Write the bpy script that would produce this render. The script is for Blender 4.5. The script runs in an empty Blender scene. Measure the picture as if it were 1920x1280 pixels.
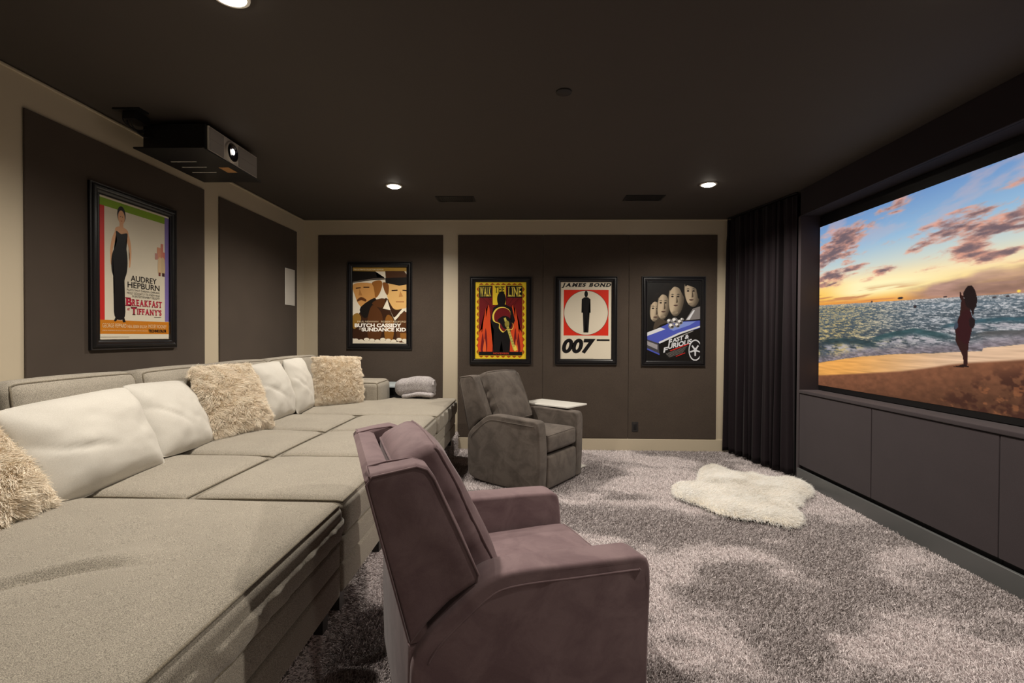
import bpy, bmesh, math, random
import numpy as np
from mathutils import Matrix, Vector

random.seed(7)
RNG = np.random.RandomState(11)
SC = bpy.context.scene
COL = SC.collection

# ------------------------------------------------------------------ colour helpers
def lin(c):
    c = c / 255.0
    return c / 12.92 if c <= 0.04045 else ((c + 0.055) / 1.055) ** 2.4
def rgb(r, g, b):
    return (lin(r), lin(g), lin(b), 1.0)

# ------------------------------------------------------------------ camera, world, light, exposure
F_PX, YAW, PITCH, ROLL, EYE = 925.0, -0.0265, -0.011, -0.0044, 1.3492
def rot_world_to_cam():
    cy, sy = math.cos(YAW), math.sin(YAW); cp, sp = math.cos(PITCH), math.sin(PITCH); cr, sr = math.cos(ROLL), math.sin(ROLL)
    A = Matrix(((cy, -sy, 0), (sy, cy, 0), (0, 0, 1)))
    B = Matrix(((1, 0, 0), (0, cp, sp), (0, -sp, cp)))
    C = Matrix(((cr, 0, -sr), (0, 1, 0), (sr, 0, cr)))
    return C @ B @ A
_R = rot_world_to_cam()
right, fwd, up = Vector(_R[0]), Vector(_R[1]), Vector(_R[2])
cam_data = bpy.data.cameras.new('camera')
cam_data.sensor_width = 36.0
cam_data.lens = F_PX / 1920.0 * 36.0
cam_data.clip_start = 0.02
cam = bpy.data.objects.new('camera', cam_data); COL.objects.link(cam)
m = Matrix.Identity(4)
for i in range(3):
    m[i][0], m[i][1], m[i][2] = right[i], up[i], -fwd[i]
m.translation = (0, 0, EYE)
cam.matrix_world = m
SC.camera = cam

SC.view_settings.view_transform = 'Standard'
SC.view_settings.look = 'None'
SC.view_settings.gamma = 1.0
SC.view_settings.exposure = 0.0
SC.view_settings.use_curve_mapping = False

world = bpy.data.worlds.new('world'); SC.world = world
world.use_nodes = True
world.node_tree.nodes['Background'].inputs[0].default_value = (1.0, 0.93, 0.85, 1)
world.node_tree.nodes['Background'].inputs[1].default_value = 0.0

H = 2.729            # ceiling height
XL, D = -2.653, 5.849    # left wall, back wall
XS, XR = 2.577, 2.76     # front face of the screen wall, screen plane
YB = -1.9                # wall behind the camera
WARM = (1.0, 0.92, 0.81)
# recessed ceiling lamps, plus an added unseen pair behind the camera (x, y, watts)
LAMPS = [(-1.215, 4.535, 172, WARM), (1.65, 4.52, 172, WARM), (-1.205, 1.99, 172, WARM), (1.66, 1.945, 172, WARM),
         (-1.2, -0.6, 25, WARM), (1.66, -0.6, 40, WARM)]

# ------------------------------------------------------------------ scene helpers
def link(o, parent=None):
    COL.objects.link(o)
    if parent is not None:
        o.parent = parent
    return o
def tag(o, label=None, cat=None, group=None, kind=None):
    if label: o['label'] = label
    if cat: o['category'] = cat
    if group: o['group'] = group
    if kind: o['kind'] = kind
    return o
def thing(name, label, cat, loc=(0, 0, 0), rz=0.0, group=None):
    o = bpy.data.objects.new(name, None)
    o.empty_display_size = 0.1
    link(o); o.location = loc; o.rotation_euler = (0, 0, rz)
    return tag(o, label, cat, group)
def copy_tree(src, parent=None):
    c = src.copy(); link(c, parent)
    for ch in list(src.children):
        copy_tree(ch, c)
    return c

class MB:
    """collects vertices and faces, builds ONE mesh object"""
    def __init__(self):
        self.v, self.f, self.c = [], [], []
    def add(self, vs, fs, M=None, col=None):
        b = len(self.v)
        for p in vs:
            p = Vector(p)
            if M is not None: p = M @ p
            self.v.append((p.x, p.y, p.z))
        for f in fs:
            self.f.append(tuple(b + i for i in f)); self.c.append(col)
        return self
    def box(self, x0, x1, y0, y1, z0, z1, M=None, col=None):
        vs = [(x0, y0, z0), (x1, y0, z0), (x1, y1, z0), (x0, y1, z0), (x0, y0, z1), (x1, y0, z1), (x1, y1, z1), (x0, y1, z1)]
        fs = [(3, 2, 1, 0), (4, 5, 6, 7), (0, 1, 5, 4), (1, 2, 6, 5), (2, 3, 7, 6), (3, 0, 4, 7)]
        return self.add(vs, fs, M, col)
    def tube(self, pts, r, closed=False, n=8, M=None):
        pts = [Vector(p) for p in pts]; N = len(pts); vs = []; fs = []
        prev = None
        for i, p in enumerate(pts):
            a = pts[(i - 1) % N] if (closed or i > 0) else pts[i]
            b = pts[(i + 1) % N] if (closed or i < N - 1) else pts[i]
            t = (b - a).normalized() if (b - a).length > 1e-9 else Vector((0, 0, 1))
            if prev is None:
                ref = Vector((0, 0, 1)) if abs(t.z) < 0.9 else Vector((1, 0, 0))
                u = t.cross(ref).normalized()
            else:
                u = (prev - t * prev.dot(t)).normalized()
            prev = u; w = t.cross(u)
            for k in range(n):
                an = 2 * math.pi * k / n
                vs.append(p + (u * math.cos(an) + w * math.sin(an)) * r)
        last = N if closed else N - 1
        for i in range(last):
            j = (i + 1) % N
            for k in range(n):
                k2 = (k + 1) % n
                fs.append((i * n + k, i * n + k2, j * n + k2, j * n + k))
        if not closed:
            fs.append(tuple(range(n - 1, -1, -1))); fs.append(tuple((N - 1) * n + k for k in range(n)))
        return self.add(vs, fs, M)
    def lathe(self, prof, n=32, M=None, cap=True):
        vs, fs = [], []
        for r, z in prof:
            for k in range(n):
                a = 2 * math.pi * k / n
                vs.append((r * math.cos(a), r * math.sin(a), z))
        for i in range(len(prof) - 1):
            for k in range(n):
                k2 = (k + 1) % n
                fs.append((i * n + k, i * n + k2, (i + 1) * n + k2, (i + 1) * n + k))
        if cap:
            fs.append(tuple(range(n - 1, -1, -1))); fs.append(tuple((len(prof) - 1) * n + k for k in range(n)))
        return self.add(vs, fs, M)
    def build(self, name, mat, parent=None, smooth=None, bevel=0.0, segs=2):
        me = bpy.data.meshes.new(name)
        me.from_pydata(self.v, [], self.f)
        me.update()
        me.materials.append(mat)
        if any(c is not None for c in self.c):
            at = me.color_attributes.new('paint', 'FLOAT_COLOR', 'CORNER')
            for p, c in zip(me.polygons, self.c):
                for li in p.loop_indices:
                    at.data[li].color = c if c is not None else (1, 1, 1, 1)
        if smooth is not None:
            shade(me, smooth)
        o = bpy.data.objects.new(name, me); link(o, parent)
        if bevel > 0:
            add_bevel(o, bevel, segs)
        return o
def shade(me, ang=40):
    me.polygons.foreach_set('use_smooth', [True] * len(me.polygons))
    if ang >= 180: return
    bm = bmesh.new(); bm.from_mesh(me)
    lim = math.radians(ang)
    for e in bm.edges:
        e.smooth = not (len(e.link_faces) == 2 and e.calc_face_angle(0.0) > lim)
    bm.to_mesh(me); bm.free()
def add_bevel(o, w, segs=2):
    b = o.modifiers.new('bevel', 'BEVEL'); b.width = w; b.segments = segs; b.limit_method = 'ANGLE'; b.angle_limit = math.radians(35)
    b.harden_normals = False
    for p in o.data.polygons: p.use_smooth = True
    w_ = o.modifiers.new('normals', 'WEIGHTED_NORMAL'); w_.keep_sharp = False
def boxobj(name, mat, x0, x1, y0, y1, z0, z1, parent=None, bevel=0.0, segs=2):
    return MB().box(x0, x1, y0, y1, z0, z1).build(name, mat, parent, bevel=bevel, segs=segs)
def structure(o):
    o['kind'] = 'structure'; return o

# rounded soft block: lattice on a box surface, rounded edges, puffed faces
def axis_samples(h, r, n):
    k = [math.tan(math.radians(a)) for a in (45, 34, 22, 11)]
    ends = [h - r + r * t for t in k]
    core = np.linspace(-(h - r), h - r, n + 1)
    return [-e for e in ends] + list(core) + list(reversed(ends))
class Soft:
    def __init__(self, hx, hy, hz, r, n=(6, 6, 2), puff=(0, 0, 0), fn=None, pw=1.0):
        self.h = (hx, hy, hz); self.r = min(r, hx * .999, hy * .999, hz * .999); self.puff = puff; self.fn = fn; self.pw = pw
        self.s = [axis_samples(h, self.r, k) for h, k in zip(self.h, n)]
    def pos(self, q):
        h, r = self.h, self.r
        inner = [max(-(h[a] - r), min(h[a] - r, q[a])) for a in range(3)]
        d = Vector([q[a] - inner[a] for a in range(3)])
        if d.length > 1e-9: d = d.normalized() * r
        p = Vector(inner) + d
        u = [p[a] / h[a] for a in range(3)]
        o = Vector(p)
        for a in range(3):
            if self.puff[a]:
                b, c = (a + 1) % 3, (a + 2) % 3
                w = max(0, 1 - u[b] * u[b]) * max(0, 1 - u[c] * u[c])
                o[a] += self.puff[a] * u[a] * w ** self.pw
        if self.fn: o = Vector(self.fn(o, u))
        return o
    def mesh(self, mb, M=None):
        sx, sy, sz = self.s; n = [len(sx) - 1, len(sy) - 1, len(sz) - 1]
        idx, vs, fs = {}, [], []
        def vid(i, j, k):
            t = (i, j, k)
            if t not in idx:
                idx[t] = len(vs); vs.append(self.pos((sx[i], sy[j], sz[k])))
            return idx[t]
        for i in range(n[0]):
            for j in range(n[1]):
                fs.append((vid(i, j, 0), vid(i, j + 1, 0), vid(i + 1, j + 1, 0), vid(i + 1, j, 0)))
                k = n[2]; fs.append((vid(i, j, k), vid(i + 1, j, k), vid(i + 1, j + 1, k), vid(i, j + 1, k)))
        for i in range(n[0]):
            for k in range(n[2]):
                fs.append((vid(i, 0, k), vid(i + 1, 0, k), vid(i + 1, 0, k + 1), vid(i, 0, k + 1)))
                j = n[1]; fs.append((vid(i, j, k), vid(i, j, k + 1), vid(i + 1, j, k + 1), vid(i + 1, j, k)))
        for j in range(n[1]):
            for k in range(n[2]):
                fs.append((vid(0, j, k), vid(0, j, k + 1), vid(0, j + 1, k + 1), vid(0, j + 1, k)))
                i = n[0]; fs.append((vid(i, j, k), vid(i, j + 1, k), vid(i, j + 1, k + 1), vid(i, j, k + 1)))
        mb.add(vs, fs, M); return mb
    def rim(self, axis=2, side=1, out=0.0):
        """closed path round the rounded edge of one face"""
        a, b, c = axis, (axis + 1) % 3, (axis + 2) % 3
        sb, sc_ = self.s[b], self.s[c]; va = self.s[a][-1 if side > 0 else 0]
        ring = [(sb[i], sc_[0]) for i in range(len(sb))] + [(sb[-1], sc_[j]) for j in range(1, len(sc_))] + \
               [(sb[i], sc_[-1]) for i in range(len(sb) - 2, -1, -1)] + [(sb[0], sc_[j]) for j in range(len(sc_) - 2, 0, -1)]
        out_pts = []
        for pb, pc in ring:
            q = [0, 0, 0]; q[a] = va; q[b] = pb; q[c] = pc
            p = self.pos(q)
            if out:
                e = Vector(p); dd = Vector([0, 0, 0])
                dd[a] = side; dd[b] = (1 if pb >= sb[-4] else -1 if pb <= sb[3] else 0); dd[c] = (1 if pc >= sc_[-4] else -1 if pc <= sc_[3] else 0)
                p = e + dd.normalized() * out
            out_pts.append(p)
        return out_pts
def soft_obj(name, mat, s, parent, M=None, pipes=(), pipe_mat=None, pr=0.0045):
    o = s.mesh(MB(), M).build(name, mat, parent, smooth=180)
    if pipes:
        mb = MB()
        for ax, sd in pipes:
            mb.tube(s.rim(ax, sd, 0.001), pr, True, 6, M)
        mb.build('piping', pipe_mat or mat, o, smooth=180)
    return o

def catmull(pts, n=6, closed=True):
    out = []; N = len(pts)
    rng_ = range(N) if closed else range(N - 1)
    for i in rng_:
        p0, p1, p2, p3 = (pts[(i + k) % N] if closed else pts[max(0, min(N - 1, i + k))] for k in (-1, 0, 1, 2))
        for j in range(n):
            t = j / n
            out.append(tuple(0.5 * (2 * b + (c - a) * t + (2 * a - 5 * b + 4 * c - d) * t * t + (3 * b - a - 3 * c + d) * t ** 3)
                             for a, b, c, d in zip(p0, p1, p2, p3)))
    if not closed: out.append(tuple(pts[-1]))
    return out
def slab(outline, y0, y1, bev=0.02, segs=3, bulge=0.0):
    """outline in (x, z) made solid between y0 and y1 with rounded rims -> (verts, faces)"""
    bm = bmesh.new()
    vs = [bm.verts.new((x, y0, z)) for x, z in outline]
    f = bm.faces.new(vs)
    r = bmesh.ops.extrude_face_region(bm, geom=[f])
    nv = [g for g in r['geom'] if isinstance(g, bmesh.types.BMVert)]
    for v in nv: v.co.y = y1
    bmesh.ops.recalc_face_normals(bm, faces=bm.faces)
    ed = [e for e in bm.edges if abs(e.verts[0].co.y - e.verts[1].co.y) < 1e-6]
    bmesh.ops.bevel(bm, geom=ed, offset=bev, segments=segs, profile=0.5, affect='EDGES', clamp_overlap=True)
    bm.verts.index_update()
    v = [tuple(q.co) for q in bm.verts]; fs = [tuple(q.index for q in fa.verts) for fa in bm.faces]
    bm.free(); return v, fs

# value noise
_T = RNG.rand(64, 256, 256)
def vnoise(x, y, s=0):
    x = np.asarray(x, float); y = np.asarray(y, float)
    xi = np.floor(x).astype(int); yi = np.floor(y).astype(int)
    fx = x - xi; fy = y - yi; fx = fx * fx * (3 - 2 * fx); fy = fy * fy * (3 - 2 * fy)
    T = _T[s % 64]
    a = T[xi % 256, yi % 256]; b = T[(xi + 1) % 256, yi % 256]; c = T[xi % 256, (yi + 1) % 256]; d = T[(xi + 1) % 256, (yi + 1) % 256]
    return (a * (1 - fx) + b * fx) * (1 - fy) + (c * (1 - fx) + d * fx) * fy
def fbm(x, y, s=0, o=4, g=0.5):
    t = 0; a = 1; n = 0
    for k in range(o):
        t = t + a * vnoise(x * 2 ** k + 17.3 * k, y * 2 ** k + 9.1 * k, s + k); n += a; a *= g
    return t / n
def sstep(a, b, x):
    t = np.clip((x - a) / (b - a), 0, 1); return t * t * (3 - 2 * t)

# hair curves object
def strands(name, P, mat, parent=None, r0=0.0012, r1=0.0004, tint=None):
    """P: (N, K, 3) strand points"""
    N, K = P.shape[:2]
    cu = bpy.data.hair_curves.new(name)
    cu.add_curves([K] * N)
    cu.attributes['position'].data.foreach_set('vector', P.reshape(-1).astype(np.float32))
    ra = cu.attributes.get('radius') or cu.attributes.new('radius', 'FLOAT', 'POINT')
    rr = np.tile(np.linspace(1, 0, K) * (r0 - r1) + r1, N)
    ra.data.foreach_set('value', rr.astype(np.float32))
    if tint is not None:
        ta = cu.attributes.new('tint', 'FLOAT', 'CURVE')
        ta.data.foreach_set('value', np.asarray(tint, np.float32))
    cu.materials.append(mat)
    return link(bpy.data.objects.new(name, cu), parent)

# ------------------------------------------------------------------ materials
def new_mat(name):
    mt = bpy.data.materials.new(name); mt.use_nodes = True
    nt = mt.node_tree; b = nt.nodes['Principled BSDF']
    return mt, nt, b
def N(nt, typ, **kw):
    n = nt.nodes.new(typ)
    for k, v in kw.items():
        if k.startswith('i_'):
            n.inputs[k[2:].replace('_', ' ')].default_value = v
        else: setattr(n, k, v)
    return n
def plain(name, c, rough=0.5, metal=0.0, spec=0.5, bump=0.0, bscale=200.0, var=0.0, vscale=4.0, sheen=0.0, emit=None, es=0.0, coat=0.0):
    mt, nt, b = new_mat(name)
    b.inputs['Roughness'].default_value = rough; b.inputs['Metallic'].default_value = metal
    b.inputs['Specular IOR Level'].default_value = spec
    b.inputs['Sheen Weight'].default_value = sheen; b.inputs['Sheen Roughness'].default_value = 0.4
    b.inputs['Coat Weight'].default_value = coat
    tc = N(nt, 'ShaderNodeTexCoord')
    c2 = tuple(min(1, x * (1 + var)) for x in c[:3]) + (1,); c1 = tuple(x * (1 - var) for x in c[:3]) + (1,)
    nz = N(nt, 'ShaderNodeTexNoise'); nz.inputs['Scale'].default_value = vscale; nz.inputs['Detail'].default_value = 4
    nt.links.new(tc.outputs['Object'], nz.inputs['Vector'])
    mx = N(nt, 'ShaderNodeMix', data_type='RGBA'); mx.inputs[6].default_value = c1; mx.inputs[7].default_value = c2
    nt.links.new(nz.outputs['Fac'], mx.inputs[0]); nt.links.new(mx.outputs[2], b.inputs['Base Color'])
    if bump:
        n2 = N(nt, 'ShaderNodeTexNoise'); n2.inputs['Scale'].default_value = bscale; n2.inputs['Detail'].default_value = 3
        nt.links.new(tc.outputs['Object'], n2.inputs['Vector'])
        bp = N(nt, 'ShaderNodeBump'); bp.inputs['Strength'].default_value = bump; bp.inputs['Distance'].default_value = 0.002
        nt.links.new(n2.outputs['Fac'], bp.inputs['Height']); nt.links.new(bp.outputs['Normal'], b.inputs['Normal'])
    if emit:
        b.inputs['Emission Color'].default_value = emit; b.inputs['Emission Strength'].default_value = es
    return mt
def woven(name, ca, cb, scale=420.0, rough=0.85, mott=0.12, bump=0.35, sheen=0.15):
    """heathered cloth: fine two-tone yarn noise with soft mottling"""
    mt, nt, b = new_mat(name)
    b.inputs['Roughness'].default_value = rough; b.inputs['Specular IOR Level'].default_value = 0.2
    b.inputs['Sheen Weight'].default_value = sheen; b.inputs['Sheen Roughness'].default_value = 0.5
    tc = N(nt, 'ShaderNodeTexCoord')
    n1 = N(nt, 'ShaderNodeTexNoise'); n1.inputs['Scale'].default_value = scale; n1.inputs['Detail'].default_value = 2.0
    n2 = N(nt, 'ShaderNodeTexNoise'); n2.inputs['Scale'].default_value = 5.0; n2.inputs['Detail'].default_value = 3.0
    nt.links.new(tc.outputs['Object'], n1.inputs['Vector']); nt.links.new(tc.outputs['Object'], n2.inputs['Vector'])
    rp = N(nt, 'ShaderNodeValToRGB'); rp.color_ramp.elements[0].position = 0.36; rp.color_ramp.elements[1].position = 0.64
    rp.color_ramp.elements[0].color = ca; rp.color_ramp.elements[1].color = cb
    nt.links.new(n1.outputs['Fac'], rp.inputs['Fac'])
    mr = N(nt, 'ShaderNodeMapRange'); mr.inputs['To Min'].default_value = 1 - mott; mr.inputs['To Max'].default_value = 1 + mott
    mr.inputs['From Min'].default_value = 0.3; mr.inputs['From Max'].default_value = 0.7
    nt.links.new(n2.outputs['Fac'], mr.inputs['Value'])
    vm = N(nt, 'ShaderNodeVectorMath', operation='SCALE')
    nt.links.new(rp.outputs['Color'], vm.inputs[0]); nt.links.new(mr.outputs['Result'], vm.inputs['Scale'])
    nt.links.new(vm.outputs['Vector'], b.inputs['Base Color'])
    bp = N(nt, 'ShaderNodeBump'); bp.inputs['Strength'].default_value = bump; bp.inputs['Distance'].default_value = 0.0015
    nt.links.new(n1.outputs['Fac'], bp.inputs['Height']); nt.links.new(bp.outputs['Normal'], b.inputs['Normal'])
    return mt
def suede(name, ca, cb):
    """brushed nap: smudges where the pile lies the other way"""
    mt, nt, b = new_mat(name)
    b.inputs['Roughness'].default_value = 0.8; b.inputs['Specular IOR Level'].default_value = 0.2
    b.inputs['Sheen Weight'].default_value = 0.12; b.inputs['Sheen Roughness'].default_value = 0.5
    tc = N(nt, 'ShaderNodeTexCoord')
    n1 = N(nt, 'ShaderNodeTexNoise'); n1.inputs['Scale'].default_value = 7.0; n1.inputs['Detail'].default_value = 6.0; n1.inputs['Roughness'].default_value = 0.65
    n1.inputs['Distortion'].default_value = 0.6
    n2 = N(nt, 'ShaderNodeTexNoise'); n2.inputs['Scale'].default_value = 700.0
    for n in (n1, n2): nt.links.new(tc.outputs['Object'], n.inputs['Vector'])
    rp = N(nt, 'ShaderNodeValToRGB'); rp.color_ramp.elements[0].position = 0.38; rp.color_ramp.elements[1].position = 0.6
    rp.color_ramp.elements[0].color = ca; rp.color_ramp.elements[1].color = cb
    nt.links.new(n1.outputs['Fac'], rp.inputs['Fac']); 
    mr = N(nt, 'ShaderNodeMapRange'); mr.inputs['To Min'].default_value = 0.8; mr.inputs['To Max'].default_value = 1.2
    nt.links.new(n2.outputs['Fac'], mr.inputs['Value'])
    vm = N(nt, 'ShaderNodeVectorMath', operation='SCALE')
    nt.links.new(rp.outputs['Color'], vm.inputs[0]); nt.links.new(mr.outputs['Result'], vm.inputs['Scale'])
    nt.links.new(vm.outputs['Vector'], b.inputs['Base Color'])
    bp = N(nt, 'ShaderNodeBump'); bp.inputs['Strength'].default_value = 0.15; bp.inputs['Distance'].default_value = 0.001
    nt.links.new(n2.outputs['Fac'], bp.inputs['Height']); nt.links.new(bp.outputs['Normal'], b.inputs['Normal'])
    return mt
def strand_mat(name, dark, light, rough=0.7):
    mt, nt, b = new_mat(name)
    b.inputs['Roughness'].default_value = rough; b.inputs['Specular IOR Level'].default_value = 0.25
    at = N(nt, 'ShaderNodeAttribute', attribute_name='tint')
    mx = N(nt, 'ShaderNodeMix', data_type='RGBA'); mx.inputs[6].default_value = dark; mx.inputs[7].default_value = light
    nt.links.new(at.outputs['Fac'], mx.inputs[0]); nt.links.new(mx.outputs[2], b.inputs['Base Color'])
    return mt
def paint_mat(name, rough=0.35):
    mt, nt, b = new_mat(name)
    b.inputs['Roughness'].default_value = rough; b.inputs['Specular IOR Level'].default_value = 0.3
    at = N(nt, 'ShaderNodeAttribute', attribute_name='paint')
    nt.links.new(at.outputs['Color'], b.inputs['Base Color'])
    return mt

M = {}
M['ceiling'] = plain('ceiling_paint', rgb(66, 59, 54), 0.75, bump=0.15, bscale=300, var=0.05)
M['ivory'] = plain('ivory_paint', rgb(196, 183, 160), 0.35, bump=0.04, bscale=150, var=0.02, spec=0.5)
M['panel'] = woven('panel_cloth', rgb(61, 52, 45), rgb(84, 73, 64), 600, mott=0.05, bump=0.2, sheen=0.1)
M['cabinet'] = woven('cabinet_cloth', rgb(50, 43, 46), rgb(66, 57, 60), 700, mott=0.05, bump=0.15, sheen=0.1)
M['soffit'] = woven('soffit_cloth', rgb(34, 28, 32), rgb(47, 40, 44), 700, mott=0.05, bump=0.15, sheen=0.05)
M['charcoal_paint'] = plain('charcoal_paint', rgb(90, 91, 91), 0.35, var=0.03)
M['curtain'] = woven('curtain_velvet', rgb(19, 12, 16), rgb(29, 20, 25), 500, mott=0.1, bump=0.15, sheen=0.05)
M['sofa'] = woven('sofa_tweed', rgb(108, 102, 92), rgb(180, 171, 156), 520, mott=0.05, bump=0.3)
M['sofa_piping'] = woven('sofa_piping', rgb(92, 84, 72), rgb(140, 130, 112), 400)
M['suede_brown'] = suede('suede_taupe', rgb(80, 72, 66), rgb(100, 91, 84))
M['suede_plum'] = suede('suede_plum', rgb(108, 87, 90), rgb(124, 103, 105))
M['black'] = plain('black_metal', rgb(14, 13, 15), 0.45, var=0.1)
M['frame'] = plain('frame_black', rgb(16, 15, 18), 0.28, spec=0.6, var=0.1)
M['frame_edge'] = plain('frame_edge', rgb(52, 50, 50), 0.3, spec=0.6)
M['white_cloth'] = woven('white_cotton', rgb(190, 185, 175), rgb(204, 199, 190), 500, mott=0.03, bump=0.12)
M['fur_skin'] = plain('fur_backing', rgb(190, 170, 140), 0.9)
M['fur'] = strand_mat('cream_fur', rgb(222, 204, 180), rgb(250, 242, 226))
M['rug_skin'] = plain('rug_backing', rgb(236, 228, 212), 0.9)
M['rug'] = strand_mat('ivory_fur', rgb(250, 242, 230), rgb(255, 255, 253))
M['carpet_base'] = plain('carpet_backing', rgb(120, 113, 108), 0.95, var=0.2, vscale=60)
M['carpet'] = strand_mat('carpet_yarn', rgb(100, 91, 89), rgb(240, 230, 230))
M['white'] = plain('white_lacquer', rgb(225, 222, 214), 0.35)
M['paleblue'] = plain('pale_tabletop', rgb(196, 205, 208), 0.3)
M['throw'] = woven('grey_knit', rgb(132, 126, 126), rgb(186, 180, 180), 160, mott=0.1, bump=0.6)
M['silver'] = plain('silver_plastic', rgb(205, 199, 190), 0.4, var=0.05)
M['mesh_silver'] = plain('grille_grey', rgb(160, 155, 149), 0.5, bump=0.8, bscale=900)
M['lens_glow'] = plain('lens_glow', rgb(255, 240, 225), 0.1, emit=(1, 0.93, 0.85, 1), es=6.0)
M['glass_dark'] = plain('lens_dark', rgb(20, 16, 22), 0.08, spec=0.8)
M['orange_label'] = plain('label_paper', rgb(180, 132, 78), 0.6)
M['speaker'] = plain('speaker_grille', rgb(206, 200, 190), 0.6, bump=0.3, bscale=900)
M['lamp_ring'] = plain('lamp_ring', rgb(225, 220, 210), 0.4)
M['lamp_glow'] = plain('lamp_glow', rgb(255, 255, 255), 0.4, emit=(1.0, 0.9, 0.75, 1), es=30.0)
M['detector'] = plain('dark_cover', rgb(34, 30, 29), 0.6)
M['print'] = paint_mat('poster_print')
M['wood_dark'] = plain('dark_leg_wood', rgb(30, 25, 22), 0.5)

# ------------------------------------------------------------------ ceiling lamps
def make_lamp(x, y, watts, col, label, visible=True):
    if visible:
        t = thing('recessed_downlight', label, 'ceiling light', (x, y, H), group='recessed ceiling lights')
        MB().lathe([(0.074, 0.0), (0.073, -0.006), (0.060, -0.008), (0.056, -0.001)], 40, cap=False).build('trim_ring', M['lamp_ring'], t, smooth=40)
        MB().lathe([(0.0565, -0.0015), (0.052, -0.010), (0.038, -0.018), (0.02, -0.022), (0.004, -0.023)], 32).build('lens', M['lamp_glow'], t, smooth=60)
    ld = bpy.data.lights.new('downlight_beam', 'SPOT')
    ld.energy = watts; ld.color = col; ld.spot_size = math.radians(155); ld.spot_blend = 0.8; ld.shadow_soft_size = 0.045
    lo = bpy.data.objects.new('downlight_beam', ld); link(lo); lo.location = (x, y, H - 0.075)
    return lo
_ll = ['recessed downlight in the dark ceiling above the far end of the sofa',
       'recessed downlight in the dark ceiling near the curtain, above the white fur rug',
       'recessed downlight cut by the top edge of the photo, above the projector side',
       'recessed downlight near the screen, just above the top edge of the photo', '', '']
for k, (x, y, w_, c_) in enumerate(LAMPS):
    make_lamp(x, y, w_, c_, _ll[k], k < 4)

# ------------------------------------------------------------------ room shell
T = 0.12
structure(boxobj('floor', M['carpet_base'], XL - T, 3.0, YB - T, D + T, -0.1, 0.0))
structure(boxobj('ceiling', M['ceiling'], XL - T, 3.0, YB - T, D + T, H, H + 0.1))
structure(boxobj('wall_back', M['ivory'], XL - T, 3.0, D, D + T, 0.0, H))
structure(boxobj('wall_left', M['ivory'], XL - T, XL, YB - T, D, 0.0, H))
structure(boxobj('wall_front', M['ivory'], XL, 3.0, YB - T, YB, 0.0, H))
# right wall: plane behind the screen and behind the curtain, and the full-height pier beyond the screen
structure(MB().box(XR + 0.02, XR + 0.14, YB, D, 0.0, H).box(XS, XR + 0.02, YB, 1.74, 0.0, H).build('wall_right', M['cabinet']))
# soffit above the screen and the reveal beside it
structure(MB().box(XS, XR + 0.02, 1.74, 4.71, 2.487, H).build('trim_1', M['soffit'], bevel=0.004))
structure(MB().box(XS, XR + 0.02, 4.70, 4.745, 0.0, 2.487).build('trim_2', M['cabinet'], bevel=0.003))
# shallow shadow gap of the soffit panels
structure(boxobj('trim_3', M['black'], XS + 0.028, XS + 0.031, 1.95, 4.69, 2.4855, 2.4875))
# thin bead under the ceiling and baseboards
structure(MB().box(XL, 3.0, D - 0.012, D, H - 0.022, H - 0.006).build('trim_4', M['ivory'], bevel=0.004))
structure(MB().box(XL, XL + 0.012, YB, D, H - 0.022, H - 0.006).build('trim_5', M['ivory'], bevel=0.004))
structure(MB().box(XL, 2.6, D - 0.012, D, 0.0, 0.142).build('baseboard_back', M['ivory'], bevel=0.003))
structure(MB().box(XL, XL + 0.012, YB, D - 0.012, 0.0, 0.142).build('baseboard_left', M['ivory'], bevel=0.003))
structure(MB().box(XS - 0.022, XS, 1.0, 4.69, 0.0, 0.128).build('baseboard_right', M['charcoal_paint'], bevel=0.004))
# carpeted platform under the sofa
PLAT_X, PLAT_Z = -0.80, 0.205
structure(boxobj('carpeted_platform', M['carpet_base'], XL + 0.014, PLAT_X, YB + 0.05, D - 0.014, 0.0, PLAT_Z, bevel=0.02))

# fabric wall panels
def wall_panel(x0, x1, y0, y1, z0, z1, label, grp):
    o = boxobj('acoustic_panel', M['panel'], x0, x1, y0, y1, z0, z1, bevel=0.006)
    return tag(o, label, 'wall panel', grp)
PZ0, PZ1 = 0.149, 2.542
wall_panel(XL + 0.001, XL + 0.013, 0.95, 2.34, PZ0, PZ1, 'dark fabric wall panel at the near end of the left wall, beyond the ivory stile', 'fabric panels on the left wall')
wall_panel(XL + 0.001, XL + 0.013, 2.54, 4.003, PZ0, PZ1, 'dark fabric wall panel on the left wall behind the largest framed poster', 'fabric panels on the left wall')
wall_panel(XL + 0.001, XL + 0.013, 4.201, 5.648, PZ0, PZ1, 'dark fabric wall panel on the left wall holding the white speaker', 'fabric panels on the left wall')
wall_panel(-2.476, -0.978, D - 0.013, D - 0.001, PZ0, PZ1, 'dark fabric wall panel behind the poster of two hatted men', 'fabric panels on the back wall')
wall_panel(-0.800, 0.2065, D - 0.013, D - 0.001, PZ0, PZ1, 'dark fabric wall panel behind the yellow and red guitar poster', 'fabric panels on the back wall')
wall_panel(0.2095, 1.2155, D - 0.013, D - 0.001, PZ0, PZ1, 'dark fabric wall panel behind the poster with a red square', 'fabric panels on the back wall')
wall_panel(1.2185, 2.244, D - 0.013, D - 0.001, PZ0, PZ1, 'dark fabric wall panel behind the dark poster with a blue car', 'fabric panels on the back wall')

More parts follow.
